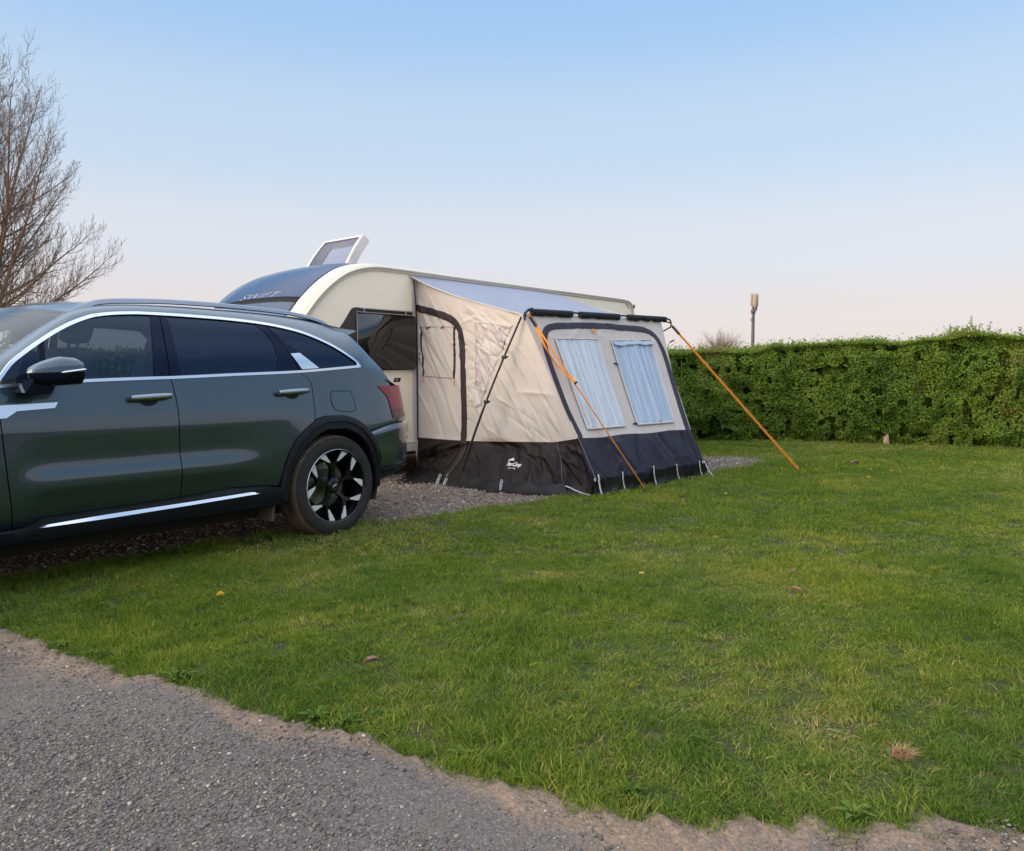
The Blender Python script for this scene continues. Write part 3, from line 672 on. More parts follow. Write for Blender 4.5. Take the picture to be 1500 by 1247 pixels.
tl = both('tail_light', [sweep(PATH, xl, np.linspace(0.905, 1.090, 12), lambda z: Dh(z) - 0.007, 40, 0.45)], [REDL])
both('lamp_base', [sweep(PATH, xl, np.linspace(0.834, 0.905, 6), lambda z: Dh(z) - 0.0065, 40, 0.45)], [REDD], parent=tl)

# upper body: A pillar, roof side, D pillar in one strip; roof; windscreen; tailgate window
def seg(L, U, n): return resample(L, n)[:-1], resample(U, n)[:-1]
Lx = lambda a, b: Lo[(Lo[:, 0] >= a) & (Lo[:, 0] <= b)]
U1 = smoothc([(-2.42, 0.760, 1.035), (-2.25, 0.730, 1.150), (-2.065, 0.700, 1.282), (-1.885, 0.672, 1.413), (-1.70, 0.630, 1.530)], 40)
U2 = smoothc([(-1.70, 0.630, 1.530), (-1.60, 0.618, 1.562), (-1.45, 0.610, 1.588), (-1.2, 0.605, 1.605), (-0.9, 0.602, 1.613), (-0.6, 0.602, 1.613), (-0.35, 0.603, 1.609), (-0.1, 0.606, 1.597), (0.10, 0.613, 1.571), (0.225, 0.630, 1.534)], 60)
U3 = smoothc([(0.225, 0.630, 1.534), (0.335, 0.690, 1.478), (0.41, 0.735, 1.40), (0.489, 0.772, 1.309), (0.57, 0.812, 1.212), (0.643, 0.842, 1.116), (0.685, 0.852, 1.092)], 40)
def L3(C): return np.stack([C[:, 0], Ycar(C[:, 0], C[:, 1]), C[:, 1]], 1)
La, Lb, Lc = L3(Lo[Lo[:, 0] <= -1.70]), L3(Lx(-1.702, -0.05)), L3(np.vstack([Lx(-0.052, 0.5), [(0.309, 1.245)], [(0.42, 1.205), (0.56, 1.135), (0.670, 1.089)]]))
segs = [seg(La, U1, 30), seg(Lb, U2, 50), seg(Lc, U3, 40)]
LL = np.vstack([s_[0] for s_ in segs] + [Lc[-1:]]); UU = np.vstack([s_[1] for s_ in segs] + [U3[-1:]])
m = 8; T_ = np.gradient(LL + UU, axis=0); Nn = np.cross(T_, UU - LL); Nn /= np.linalg.norm(Nn, axis=1)[:, None]; Nn[Nn[:, 1] < 0] *= -1
bul = np.interp(np.arange(len(LL)), [0, 12, 30, 80, 110, 120], [0.006, 0.012, 0.014, 0.012, 0.004, 0.0])
GS = np.array([LL * (1 - t) + UU * t + Nn * (bul * 4 * t * (1 - t))[:, None] for t in np.linspace(0, 1, m + 1)]).transpose(1, 0, 2) * np.array([1, -1, 1])
both('roof_side', [(GS, 0)], [PAINT])
def across(U, bx, bz, n=24, k=2.0):
    """a panel bridging from near edge U to its mirror, bulging by bx (along x) and bz (up)"""
    t = np.linspace(-1, 1, n + 1); b_ = 1 - np.abs(t) ** k
    bx = np.broadcast_to(bx, (len(U),)); bz = np.broadcast_to(bz, (len(U),))
    return np.stack([U[:, 0][:, None] + bx[:, None] * b_, U[:, 1][:, None] * t[None], U[:, 2][:, None] + bz[:, None] * b_], -1)
mb = MB(); mb.grid(across(U2, np.linspace(-0.13, 0.10, len(U2)), 0.040)); recalc(mb.build('roof', [PAINT], car))
mb = MB(); mb.grid(across(U2, np.linspace(-0.13, 0.10, len(U2)), 0.030) - np.array([0, 0, 0.03])); mb.build('roof_lining', [LINING], car)
mb = MB(); mb.grid(across(U1, np.linspace(-0.26, -0.13, len(U1)), np.linspace(0.03, 0.04, len(U1)))); recalc(mb.build('windscreen', [GL_SCR], car))
mb = MB(); mb.grid(across(U3, np.linspace(0.12, 0.15, len(U3)), 0.0)); th = recalc(mb.build('tailgate_window', [GL_PRIV], car))
def spoiler(mb):
    t = np.linspace(-1, 1, 25); rows_ = []
    for dx, dz in ((-0.10, 0.027), (0.02, 0.010), (0.205, -0.012), (0.210, -0.020), (0.17, -0.032), (0.02, -0.058), (-0.06, -0.05)):
        rows_.append(np.stack([0.225 + dx + 0.10 * (1 - t * t), 0.640 * t, 1.534 + dz + 0.035 * (1 - t * t)], 1))
    mb.grid(np.array(rows_)); n = 25
    for e in (0, 24): mb.F.append(tuple(r_ * n + e for r_ in range(7))); mb.M.append(0)
mb = MB(); spoiler(mb)
for s_ in (1, -1):
    A_, B_, B2, C_ = (0.205, 0.640, 1.534), (0.452, 0.640, 1.523), (0.450, 0.646, 1.513), (0.285, 0.690, 1.466)
    mb.prism([A_[:2], C_[:2], B2[:2], B_[:2]], 0, 1, lambda x, y, e, z_={A_[:2]: A_[2], B_[:2]: B_[2], B2[:2]: B2[2], C_[:2]: C_[2]}, q=s_: (x, q * (y - 0.05 * e), z_[(x, y)] + 0.004 * e))
recalc(mb.build('spoiler', [PAINT], car, sharp=25))
# roof rails
RT = smoothc([(-1.690, 1.535), (-1.609, 1.577), (-1.507, 1.6135), (-1.3, 1.635), (-1.03, 1.648), (-0.72, 1.651), (-0.29, 1.641), (-0.02, 1.617), (0.13, 1.585), (0.20, 1.553)], 60)
def rail(mb):
    rows_ = []
    for dy, dz in ((0.012, -0.001), (-0.004, 0.002), (-0.012, -0.005), (-0.019, -0.026), (-0.006, -0.031), (0.012, -0.026)):
        rows_.append(np.stack([RT[:, 0], np.full(len(RT), -0.620) + dy, RT[:, 1] + dz], 1))
    mb.grid(np.array(rows_), closed_u=True)
    mb.F.append(tuple(i * 61 for i in range(6))); mb.M.append(0); mb.F.append(tuple(i * 61 + 60 for i in range(6))); mb.M.append(0)
both_mb('roof_rail', rail, [RAILM], sharp=30)

# glazing
def pane(name, L, Rr, B, T, mat, off, parent=None, n=24, m=14, far=True, flange=0.012):
    return both(name, [pad(side(coons(L, Rr, B, T, n, m), off), flange)], [mat], parent=parent, far=far)
pane('quarter_light', [(-2.128, 1.124), (-2.124, 1.150)], [(-1.948, 1.136), (-1.927, 1.338)], belt(-2.128, -1.948, 0.012), topc(-2.124, -1.927), GL_PRIV, -0.006, front_door)
pane('window_divider', [(-1.946, 1.136), (-1.926, 1.338)], [(-1.918, 1.136), (-1.903, 1.352)], belt(-1.946, -1.918, 0.012, 4), topc(-1.926, -1.903, 4), BLACKP, -0.004, front_door, 4, 10)
pane('front_window', [(-1.916, 1.136), (-1.901, 1.352)], [(-1.325, 1.163), (-1.276, 1.527)], belt(-1.916, -1.325, 0.012), topc(-1.901, -1.276), GL_CLEAR, -0.007, front_door, 36, 20)
pane('window_pillar', [(-1.323, 1.163), (-1.274, 1.527)], [(-1.2275, 1.166), (-1.216, 1.528)], belt(-1.323, -1.2275, 0.012, 6), topc(-1.274, -1.216, 6), GLOSSB, -0.004, front_door, 6, 12)
pane('window_pillar', [(-1.2215, 1.166), (-1.210, 1.528)], [(-1.151, 1.169), (-1.168, 1.529)], belt(-1.2215, -1.151, 0.012, 6), topc(-1.210, -1.168, 6), GLOSSB, -0.004, rear_door, 6, 12)
pane('rear_window', [(-1.149, 1.169), (-1.166, 1.529)], [(-0.447, 1.199), (-0.436, 1.29), (-0.441, 1.391), (-0.480, 1.455), (-0.557, 1.517)], belt(-1.149, -0.447, 0.012), topc(-1.166, -0.557), GL_PRIV, -0.007, rear_door, 40, 24)
pane('window_frame', [(-0.445, 1.199), (-0.434, 1.29), (-0.439, 1.391), (-0.478, 1.455), (-0.555, 1.517)], [(-0.278, 1.207), (-0.322, 1.32), (-0.386, 1.404), (-0.474, 1.510)], belt(-0.445, -0.278, 0.012, 8), topc(-0.555, -0.474, 8), GLOSSB, -0.004, rear_door, 8, 24)
pane('wing_window', [(-0.092, 1.222), (-0.235, 1.327), (-0.360, 1.418), (-0.450, 1.508)], [(0.282, 1.250), (0.286, 1.256)], belt(-0.092, 0.282, 0.012), topc(-0.450, 0.284), GL_PRIV, -0.006, quarter, 40, 16)
pane('window_seal', [(-0.272, 1.208), (-0.316, 1.32), (-0.380, 1.404), (-0.468, 1.510)], [(-0.240, 1.212), (-0.238, 1.329), (-0.362, 1.4185), (-0.452, 1.508)], belt(-0.272, -0.240, 0.012, 4), topc(-0.468, -0.448, 4), GLOSSB, -0.005, quarter, 4, 20)
pane('chrome_fin', [(-0.245, 1.211), (-0.318, 1.320)], [(-0.094, 1.221), (-0.240, 1.327)], belt(-0.245, -0.094, 0.012, 6), [(-0.318, 1.320), (-0.240, 1.327)], CHROME, 0.002, quarter, 8, 10)
# bright window surround
nz = len(Lo)
def surround(mb):
    rows_ = [side(Lo, -0.002), side(inset(Lo, 0.002), 0.0065), side(inset(Lo, 0.019), 0.0075), side(Li, -0.012)]
    mb.grid(np.array(rows_).transpose(1, 0, 2)[:, ::-1])
    B_ = np.linspace(-2.178, 0.306, 120); c_ = bk(B_)
    rows_ = [side(np.stack([B_, c_ + d_], 1), o_) for d_, o_ in ((-0.010, -0.004), (-0.009, 0.0065), (0.008, 0.0070), (0.012, -0.010))]
    mb.grid(np.array(rows_).transpose(1, 0, 2))
both_mb('window_surround', surround, [CHROME])
# door handles
def handle(x0, x1, z0, z1):
    def f_(mb):
        xs_ = np.linspace(x0, x1, 15); ring = []
        for i, x in enumerate(xs_):
            t = i / 14; zc = z0 + (z1 - z0) * t; e = math.sin(math.pi * (0.04 + 0.92 * t)) ** 0.22; y0 = float(Ycar(x, zc)); h_ = 0.0195 * (0.55 + 0.45 * e)
            ring.append([(x, -(y0 + 0.012 + 0.030 * e + 0.012 * math.cos(a_)), zc + h_ * math.sin(a_)) for a_ in np.linspace(0, 2 * math.pi, 13)[:-1]])
        mb.grid(np.array(ring), closed_v=True); k_ = 12
        mb.F.append(tuple(range(k_))[::-1]); mb.M.append(0); mb.F.append(tuple(14 * k_ + i for i in range(k_))); mb.M.append(0)
    return f_
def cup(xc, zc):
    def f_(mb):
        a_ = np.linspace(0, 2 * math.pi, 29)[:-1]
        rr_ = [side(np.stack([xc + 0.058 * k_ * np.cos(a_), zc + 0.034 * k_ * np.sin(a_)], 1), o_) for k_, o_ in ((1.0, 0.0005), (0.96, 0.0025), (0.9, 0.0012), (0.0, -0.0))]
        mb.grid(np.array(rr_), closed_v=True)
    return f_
CUPM = simple('recess_shade_paint', (0.018, 0.024, 0.021), 0.3, 0.4, 0.05)  # cup lies almost flush; the recess shade is put into this darker colour
h1 = both_mb('door_handle', handle(-1.497, -1.252, 1.034, 1.045), [HANDLE], front_door)
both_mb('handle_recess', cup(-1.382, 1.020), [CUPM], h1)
h2 = both_mb('door_handle', handle(-0.490, -0.238, 1.050, 1.062), [HANDLE], rear_door)
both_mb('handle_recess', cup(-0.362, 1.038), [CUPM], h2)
# fuel flap, near side
fo = smoothc([(-0.02, 1.030), (-0.010, 1.049), (0.02, 1.055), (0.14, 1.055), (0.170, 1.050), (0.182, 1.025), (0.200, 0.965), (0.203, 0.925), (0.188, 0.906), (0.15, 0.902), (0.06, 0.906), (0.01, 0.920), (-0.016, 0.955), (-0.022, 1.0), (-0.02, 1.030)], 80)[:-1]
mb = MB(); mb.tube(side(fo, 0.0004), 0.0026, 6, 0, closed=True); fl = mb.build('fuel_flap_gap', [DARK], quarter[0])
cen = fo.mean(0)
mb = MB(); mb.grid(np.array([side(cen + (fo - cen) * k_, o_) for k_, o_ in ((0.975, 0.0002), (0.965, 0.0016), (0.5, 0.0018), (0.0, 0.0018))]), closed_v=True); recalc(mb.build('fuel_flap', [PAINT], quarter[0]))
# wing badge
bd = [(-2.168, 1.011), (-1.880, 1.021), (-1.899, 0.991), (-2.083, 0.980), (-2.134, 0.946), (-2.166, 0.945)]
def badge(mb): mb.prism(bd, -0.003, 0.009, lambda x, z, e: (x, -(float(Ycar(x, z)) + e), z))
both_mb('wing_badge', badge, [CHROME], front_door)

# door mirror (near and far)
def mir(mb, lo):
    xs_ = np.linspace(0, 1, 22); rows_ = []
    for t in xs_:
        x = -2.085 + 0.240 * t
        up = 0.083 * (min(1, (t / 0.62)) ** 0.50) * (1 - 0.12 * max(0, (t - .5) / .5) - 0.14 * max(0, (t - .9) / .1)); dn = 0.074 * min(1, t / 0.5) ** 0.45 * (1 - 0.05 * t); dy = 0.105 * min(1, t / 0.7) ** 0.45 * (1 - 0.1 * max(0, (t - .85) / .15))
        zc = 1.176 + 0.010 * t; ang = np.linspace(0, math.pi, 15) if not lo else np.linspace(math.pi, 2 * math.pi, 15)
        cc, ss = np.cos(ang), np.sin(ang)
        rows_.append(np.stack([np.full(15, x), -1.075 - dy * np.sign(cc) * np.abs(cc) ** 0.75, zc + (up if not lo else dn) * np.sign(ss) * np.abs(ss) ** 0.8], 1))
    mb.grid(np.array(rows_)); b_ = mb.n - 15; mb.F.append(tuple(range(b_, b_ + 15))); mb.M.append(0)
mr = both_mb('door_mirror', lambda mb: mir(mb, False), [PAINT])
both_mb('mirror_base', lambda mb: (mir(mb, True), mb.prism([(-2.083, 1.076), (-2.040, 1.066), (-1.965, 1.068), (-1.930, 1.120), (-1.99, 1.150), (-2.040, 1.140)], 0.90, 1.045, lambda x, z, e: (x + 0.03 * (1.045 - e), -e, z))), [GLOSSB], mr)
def mled(mb): mb.tube([(-1.965 + 0.120 * t, -1.183 - 0.004 * math.sin(3 * t), 1.178 + 0.018 * t) for t in np.linspace(0, 1, 10)], [0.002] + [0.0065] * 8 + [0.003], 6)
both_mb('mirror_strip', mled, [CHROME], mr)

# bonnet, nose, lamps, grille
zsh = pchip([-3.62, -3.5, -3.27, -2.9, -2.45, -2.175], [0.865, 0.895, 0.935, 0.995, 1.050, 1.096])
hx = np.linspace(-3.62, -2.40, 30); HB = np.stack([hx, Ycar(hx, zsh(hx)) - 0.004, zsh(hx)], 1)
mb = MB(); mb.grid(across(HB, np.linspace(-0.10, -0.17, 30), np.linspace(0.055, 0.085, 30), 28, 2.6)); recalc(mb.build('bonnet', [PAINT], car))
NP = smoothc([(-3.20, 0.910), (-3.45, 0.85), (-3.60, 0.745), (-3.70, 0.55), (-3.75, 0.3), (-3.765, 0.0)], 120)
xn = lambda z: np.interp(z, [0.3, 0.36, 0.6, 0.70, 0.9], [-3.30, -3.305, -3.28, -3.25, -3.25])
Dn = pchip([0.26, 0.34, 0.45, 0.60, 0.75, 0.88, 0.93], [0.10, 0.03, 0.012, 0.006, 0.01, 0.03, 0.06])
both('front_bumper', [sweep(NP, xn, np.linspace(0.27, 0.925, 24), Dn, 50)[::-1]], [PAINT])
both('grille', [sweep(NP, lambda z: -3.69, np.linspace(0.66, 0.83, 8), lambda z: Dn(z) - 0.006, 24)[::-1]], [GLOSSB])
LAMPW = simple('headlamp_lens', (0.10, 0.105, 0.115), 0.06, 0.2, 0.1)
both('headlight', [sweep(NP, lambda z: -3.42, np.linspace(0.74, 0.835, 8), lambda z: Dn(z) - 0.006, 24, 0.60)[::-1]], [LAMPW])
both('bumper_cladding', [sweep(NP, xn, np.linspace(0.25, 0.42, 8), lambda z: Dn(z) - 0.006, 50)[::-1]], [BLACKP])
# underside, cabin
mb = MB(); mb.box((-1.55, 0, 0.26), (3.7, 1.50, 0.14), 0, None, 0.02); mb.box((-1.40, 0, 0.36), (2.0, 1.70, 0.14)); mb.build('underbody', [DARK], car)
MUD = simple('muddy_flap_plastic', (0.10, 0.075, 0.060), 0.9, 0, 0.3, 20)
both_mb('mud_flap', lambda mb: mb.box((-0.52, -0.80, 0.235), (0.02, 0.20, 0.12), 0, Matrix.Rotation(R(8), 3, 'Y'), 0.004), [MUD])
mb = MB(); mb.box((-1.2, 0, 0.45), (2.6, 1.6, 0.06)); mb.box((-2.32, 0, 0.90), (0.46, 1.44, 0.22), 0, None, 0.06); mb.box((0.2, 0, 0.85), (0.9, 1.3, 0.1))
ds = coons([(-2.14, 0.50), (-2.15, 1.07)], [(-0.35, 0.60), (-0.25, 1.16)], [(-2.14, 0.50), (-0.35, 0.60)], belt(-2.15, -0.25, -0.035), 20, 8)
for sg in (1, -1): mb.grid(side(ds, -0.10) * np.array([1, sg, 1]))
mb.build('cabin_trim', [LEATHER], car)
def seat_mb(mb, x, y, w=0.50, head=True, lean=0.30, hb=0.62):
    rot = Matrix.Rotation(lean, 3, 'Y')
    mb.box((x, y, 0.70), (0.52, w, 0.17), 0, Matrix.Rotation(-0.10, 3, 'Y'), 0.06)
    mb.box((x + 0.30, y, 0.70 + hb / 2 + 0.02), (0.15, w * 0.96, hb), 0, rot, 0.06)
    mb.box((x + 0.42, y, 0.70 + hb + 0.135), (0.10, 0.27, 0.19), 0, rot, 0.04)
    for d in (-0.06, 0.06): mb.tube([(x + 0.37, y + d, 0.66 + hb), (x + 0.40, y + d, 0.76 + hb)], 0.008, 6)
for y in (-0.38, 0.38):
    mb = MB(); seat_mb(mb, -1.95, y); mb.build('front_seat', [LEATHER], car)
mb = MB()
for y in (-0.42, 0.0, 0.42): seat_mb(mb, -1.0, y, 0.44, True, 0.34, 0.58)
mb.build('rear_seat', [LEATHER], car)
mb = MB(); th_ = np.linspace(0, 2 * math.pi, 33)[:-1]; c_ = np.array([-2.02, 0.38, 0.98]); ax = Matrix.Rotation(-0.45, 3, 'Y')
mb.tube([tuple(c_ + np.array(ax @ Vector((0, 0.185 * math.cos(a), 0.185 * math.sin(a))))) for a in th_], 0.016, 8, closed=True); mb.tube([tuple(c_), (-2.25, 0.38, 0.9)], 0.03, 8); mb.build('steering_wheel', [LEATHER], car)
mb = MB(); mb.box((-1.80, 0, 1.475), (0.05, 0.24, 0.07), 0, None, 0.02); mb.build('rear_view_mirror', [DARK], car)

# wheels
def make_wheel():
    w = empty('wheel', (0, 0, 0)); w.parent = car; w.location = (0, -0.83, 0.365)
    y = lambda h: h + 0.83
    pr = [(0.258, -0.915), (0.262, -0.930), (0.272, -0.937), (0.300, -0.943), (0.330, -0.941), (0.348, -0.933), (0.3605, -0.917), (0.3655, -0.900)]
    hs = [-0.8995, -0.868, -0.8675, -0.858, -0.8575, -0.822, -0.8215, -0.811, -0.8105, -0.768, -0.7675, -0.757, -0.7565, -0.72]
    rs = [0.3665, 0.3685, 0.361, 0.361, 0.3688, 0.3692, 0.3615, 0.3615, 0.3692, 0.3690, 0.3615, 0.3615, 0.3685, 0.3665]
    pr += list(zip(rs, hs)) + [(0.355, -0.700), (0.33, -0.688), (0.262, -0.69)]
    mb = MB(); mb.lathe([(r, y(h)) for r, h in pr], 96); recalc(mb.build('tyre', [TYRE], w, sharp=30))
    mb = MB(); mb.lathe([(0.264, y(-0.932)), (0.2685, y(-0.936)), (0.266, y(-0.9395)), (0.259, y(-0.935)), (0.254, y(-0.925)), (0.250, y(-0.88)), (0.235, y(-0.70))], 72, 0)
    for i, f_ in enumerate(mb.F): mb.M[i] = 1 if i < 72 * 2 else 0
    rim = recalc(mb.build('rim', [SPOKE, STEEL], w, sharp=30))
    mb = MB(); mb.lathe([(0.0, y(-0.80)), (0.165, y(-0.80)), (0.170, y(-0.79)), (0.165, y(-0.78)), (0.0, y(-0.78))], 48, 0); recalc(mb.build('brake_disc', [simple('brake_disc_steel', (0.25, 0.24, 0.23), 0.4, 1.0, 0.15)], w))
    mb = MB(); mb.lathe([(0.255, y(-0.70)), (0.0, y(-0.70))], 40); mb.build('inner_shield', [DARK], w)
    RR = 0.256
    pol = lambda r, a, c: (RR * r * math.cos(math.radians(c + a)), RR * r * math.sin(math.radians(c + a)))
    def depth(x, z, e):
        r = math.hypot(x, z) / RR; return (x, y(-0.928 + 0.040 * max(0, 1 - r) ** 1.0 + (0.006 if r > 0.8 else 0.0)) + e, z)
    for k in range(5):
        c = 90 + 72 * k; sp_ = MB()
        outl = [(0.20, -30), (0.27, -15), (0.42, -7.0), (0.56, -8.0), (0.70, -15), (0.86, -23.5), (0.985, -30), (0.985, -17.5), (0.86, -12.5), (0.72, -7.5), (0.63, 0), (0.72, 7.5), (0.86, 12.5), (0.985, 17.5), (0.985, 30), (0.86, 23.5), (0.70, 15), (0.56, 8.0), (0.42, 7.0), (0.27, 15), (0.20, 30), (0.0, 0)]
        sp_.prism([pol(r, a, c) for r, a in outl], 0.0, 0.035, depth)
        tipl = []
        for s_ in (1, -1):
            tp = [(0.995, 29.5), (0.995, 24), (0.995, 18.0), (0.90, 15.5), (0.71, 10.0), (0.70, 13.5), (0.80, 20.5), (0.90, 26)]
            tips = MB(); tips.prism([pol(r, a * s_, c) for r, a in tp][::s_], -0.0045, 0.002, depth); tipl.append(tips)
        so = recalc(sp_.build('spoke', [SPOKE], w, sharp=25))
        for t_ in tipl: recalc(t_.build('spoke_tip', [STEEL], w, sharp=25))
    sp_ = MB(); sp_.lathe([(0.062, y(-0.884)), (0.056, y(-0.902)), (0.032, y(-0.912)), (0.028, y(-0.910)), (0.0, y(-0.911))], 40)
    recalc(sp_.build('hub', [SPOKE], w, sharp=25))
    lc = bpy.data.curves.new('logo', 'FONT'); lc.body = 'KIA'; lc.size = 0.026; lc.extrude = 0.0008; lc.align_x = 'CENTER'; lc.align_y = 'CENTER'; lc.shear = 0.2
    to = bpy.data.objects.new('logo_tmp', lc); COL.objects.link(to); bpy.context.view_layer.update()
    me = bpy.data.meshes.new_from_object(to.evaluated_get(bpy.context.evaluated_depsgraph_get())); bpy.data.objects.remove(to)
    me.materials.clear(); me.materials.append(STEEL); lo_ = bpy.data.objects.new('cap_lettering', me); COL.objects.link(lo_); lo_.parent = w
    lo_.location = (0, y(-0.9125), 0); lo_.rotation_euler = (R(90), R(-20), 0)
    return w
wh = make_wheel()
def copy_tree(o, parent=None):
    c = o.copy(); COL.objects.link(c)
    if parent is not None: c.parent = parent
    for ch in list(o.children): copy_tree(ch, c)
    return c
wh.rotation_euler = (0, R(-4), 0)
for x, s_ in ((-2.815, 1), (-2.815, -1), (0, -1)):
    w2 = copy_tree(wh); w2.location = (x, -0.83 * s_, 0.365); w2.rotation_euler = (0, R(11 * x), 0 if s_ > 0 else math.pi)
# ================================================================ THE CARAVAN (x rearward, near wall at y=0, body at y>0, z up)
VAN_LOC, VAN_RZ = (-0.9968, 9.4379, 0.0), R(48.0)
van = empty('caravan', VAN_LOC, VAN_RZ)
tag(van, 'cream touring caravan with dark blue front panel, raised roof hatch and a black side window', 'caravan')
CREAM = simple('cream_body_aluminium', (0.90, 0.775, 0.60), 0.32, 0, 0.03, 3, 0.05, 200)
CREAM2 = simple('cream_moulded_trim', (0.68, 0.61, 0.50), 0.32, 0, 0.03, 3)
BLUEP = simple('dark_blue_gloss_panel', (0.011, 0.030, 0.100), 0.16, 0, 0.10, 2, 0, 60, 0.4)
BLKACR = simple('black_tinted_acrylic', (0.010, 0.010, 0.012), 0.045, 0, 0.05, 3, 0, 60, 0.8)
WBLUE = simple('tinted_front_acrylic', (0.020, 0.040, 0.085), 0.08, 0, 0.08, 3, 0, 60, 0.7)
CHAR = simple('charcoal_panel', (0.040, 0.031, 0.028), 0.6, 0, 0.1, 6, 0, 60, 0.2)
PROF = smoothc([(-1.72, 0.30), (-1.93, 0.36), (-2.02, 0.60), (-2.06, 0.95), (-1.99, 1.35), (-1.86, 1.60), (-1.70, 1.814), (-1.529, 2.014), (-1.325, 2.192), (-1.135, 2.305), (-0.939, 2.366), (-0.76, 2.392), (-0.55, 2.398), (0.5, 2.392), (2.0, 2.390), (4.0, 2.386),
                (4.22, 2.375), (4.33, 2.335), (4.385, 2.26), (4.41, 2.1), (4.43, 1.3), (4.40, 0.6), (4.36, 0.34), (4.28, 0.30)], 240)
Tn = np.gradient(PROF, axis=0); Tn /= np.linalg.norm(Tn, axis=1)[:, None]; Nr = np.stack([-Tn[:, 1], Tn[:, 0]], 1)   # outward in (x, z)
sec = [(0.0, -0.012), (0.004, -0.003), (0.014, 0.0), (0.05, 0.006), (0.16, 0.030), (0.45, 0.068), (0.80, 0.085), (1.125, 0.09), (1.45, 0.085), (1.80, 0.068), (2.09, 0.030), (2.20, 0.006), (2.236, 0.0), (2.246, -0.003), (2.25, -0.012)]
def skin(i0, i1, ys, extra=0.0):
    ks = np.array([s_[0] for s_ in sec]); kd = np.array([s_[1] for s_ in sec]); G_ = []
    for y in ys:
        d = np.interp(y, ks, kd) + extra; q = PROF[i0:i1] + Nr[i0:i1] * d; G_.append(np.stack([q[:, 0], np.full(len(q), y), q[:, 1]], 1))
    return np.array(G_)
mb = MB(); mb.grid(skin(0, len(PROF), [s_[0] for s_ in sec]))
n_ = len(PROF); mb.F.append(tuple(range(n_))); mb.M.append(0); L_ = len(sec) - 1; mb.F.append(tuple(range(L_ * n_, (L_ + 1) * n_))[::-1]); mb.M.append(0)
recalc(mb.build('body_shell', [CREAM], van, sharp=28))
# front panel of dark blue gloss acrylic, the dark seam under it, then the front window
ia = int(np.argmin(np.abs(PROF[:, 0] + 0.40) + 10 * (PROF[:, 1] < 2))); iz = lambda z: int(np.argmin(np.abs(PROF[:130, 1] - z) + 10 * (PROF[:130, 0] > -1.0)))
i_gap = iz(1.955); i_win = iz(1.905); i_wb = iz(1.32)
ys_ = np.linspace(0.235, 2.13, 30)
def slab(name, i0, i1, ys, ex, mat):
    G_ = skin(i0, i1 + 1, ys, ex); H = np.pad(G_, ((1, 1), (1, 1), (0, 0)), mode='edge'); Gin = np.pad(skin(i0, i1 + 1, ys, -0.02), ((1, 1), (1, 1), (0, 0)), mode='edge')
    m_ = np.zeros(H.shape[:2], bool); m_[0] = m_[-1] = True; m_[:, 0] = m_[:, -1] = True; H[m_] = Gin[m_]
    mb = MB(); mb.grid(H); return recalc(mb.build(name, [mat], van, sharp=40))
slab('sunroof_panel', i_gap, ia, ys_, 0.012, BLUEP)
slab('panel_seam', i_win, i_gap, ys_, 0.004, DARK)
slab('front_window', i_wb, i_win, ys_, 0.020, WBLUE)
# lettering on the blue panel
def text_mesh(body, size, shear=0.0, extrude=0.003, spacing=1.0, offset=0.0):
    lc = bpy.data.curves.new('txt', 'FONT'); lc.body = body; lc.size = size; lc.shear = shear; lc.extrude = extrude; lc.space_character = spacing; lc.offset = offset; lc.resolution_u = 4
    to = bpy.data.objects.new('txt_tmp', lc); COL.objects.link(to); bpy.context.view_layer.update()
    me = bpy.data.meshes.new_from_object(to.evaluated_get(bpy.context.evaluated_depsgraph_get())); bpy.data.objects.remove(to)
    return me
SILV = simple('silver_lettering', (0.62, 0.62, 0.64), 0.3, 0.5, 0.05)
def letters_on_front(body, size, y_at, z_at, mat, ex, name, offset=0.0, length=None):
    me = text_mesh(body, size, 0.45, 0.0015, 1.0, offset); co = np.array([v.co[:] for v in me.vertices]); wdt = co[:, 0].max() - co[:, 0].min()
    if length: co[:, 0] = (co[:, 0] - co[:, 0].min()) * length / wdt
    ks = np.array([s_[0] for s_ in sec]); kd = np.array([s_[1] for s_ in sec])
    dd = np.concatenate([[0], np.cumsum(np.linalg.norm(np.diff(PROF, axis=0), axis=1))]); s0 = dd[iz(z_at)]
    out = []
    for x, yy, z in co:
        y = y_at - x; s_ = s0 + yy; px = np.interp(s_, dd, PROF[:, 0]); pz = np.interp(s_, dd, PROF[:, 1]); nx = np.interp(s_, dd, Nr[:, 0]); nz = np.interp(s_, dd, Nr[:, 1])
        d = np.interp(y, ks, kd) + ex + z; out.append((px + nx * d, y, pz + nz * d))
    for v, c in zip(me.vertices, out): v.co = c
    me.materials.clear(); me.materials.append(mat); o = bpy.data.objects.new(name, me); COL.objects.link(o); o.parent = van; return o
letters_on_front('SWIFT', 0.118, 1.42, 1.968, SILV, 0.0135, 'front_lettering', -0.0028, 0.80)
# awning rail round the near edge
jr = [i for i in range(len(PROF)) if PROF[i, 1] > 0.42]
P_ = PROF[jr[0]:jr[-1] + 1]; N_ = Nr[jr[0]:jr[-1] + 1]
rows_ = []
for d, y in ((-0.050, -0.001), (-0.049, -0.011), (-0.040, -0.012), (-0.036, -0.005), (-0.030, -0.005), (-0.024, -0.018), (-0.010, -0.021), (-0.002, -0.012), (0.0, 0.004)):
    q = P_ + N_ * d; rows_.append(np.stack([q[:, 0], np.full(len(q), y), q[:, 1]], 1))
mb = MB(); mb.grid(np.array(rows_)); recalc(mb.build('awning_rail', [CREAM2], van, sharp=30))
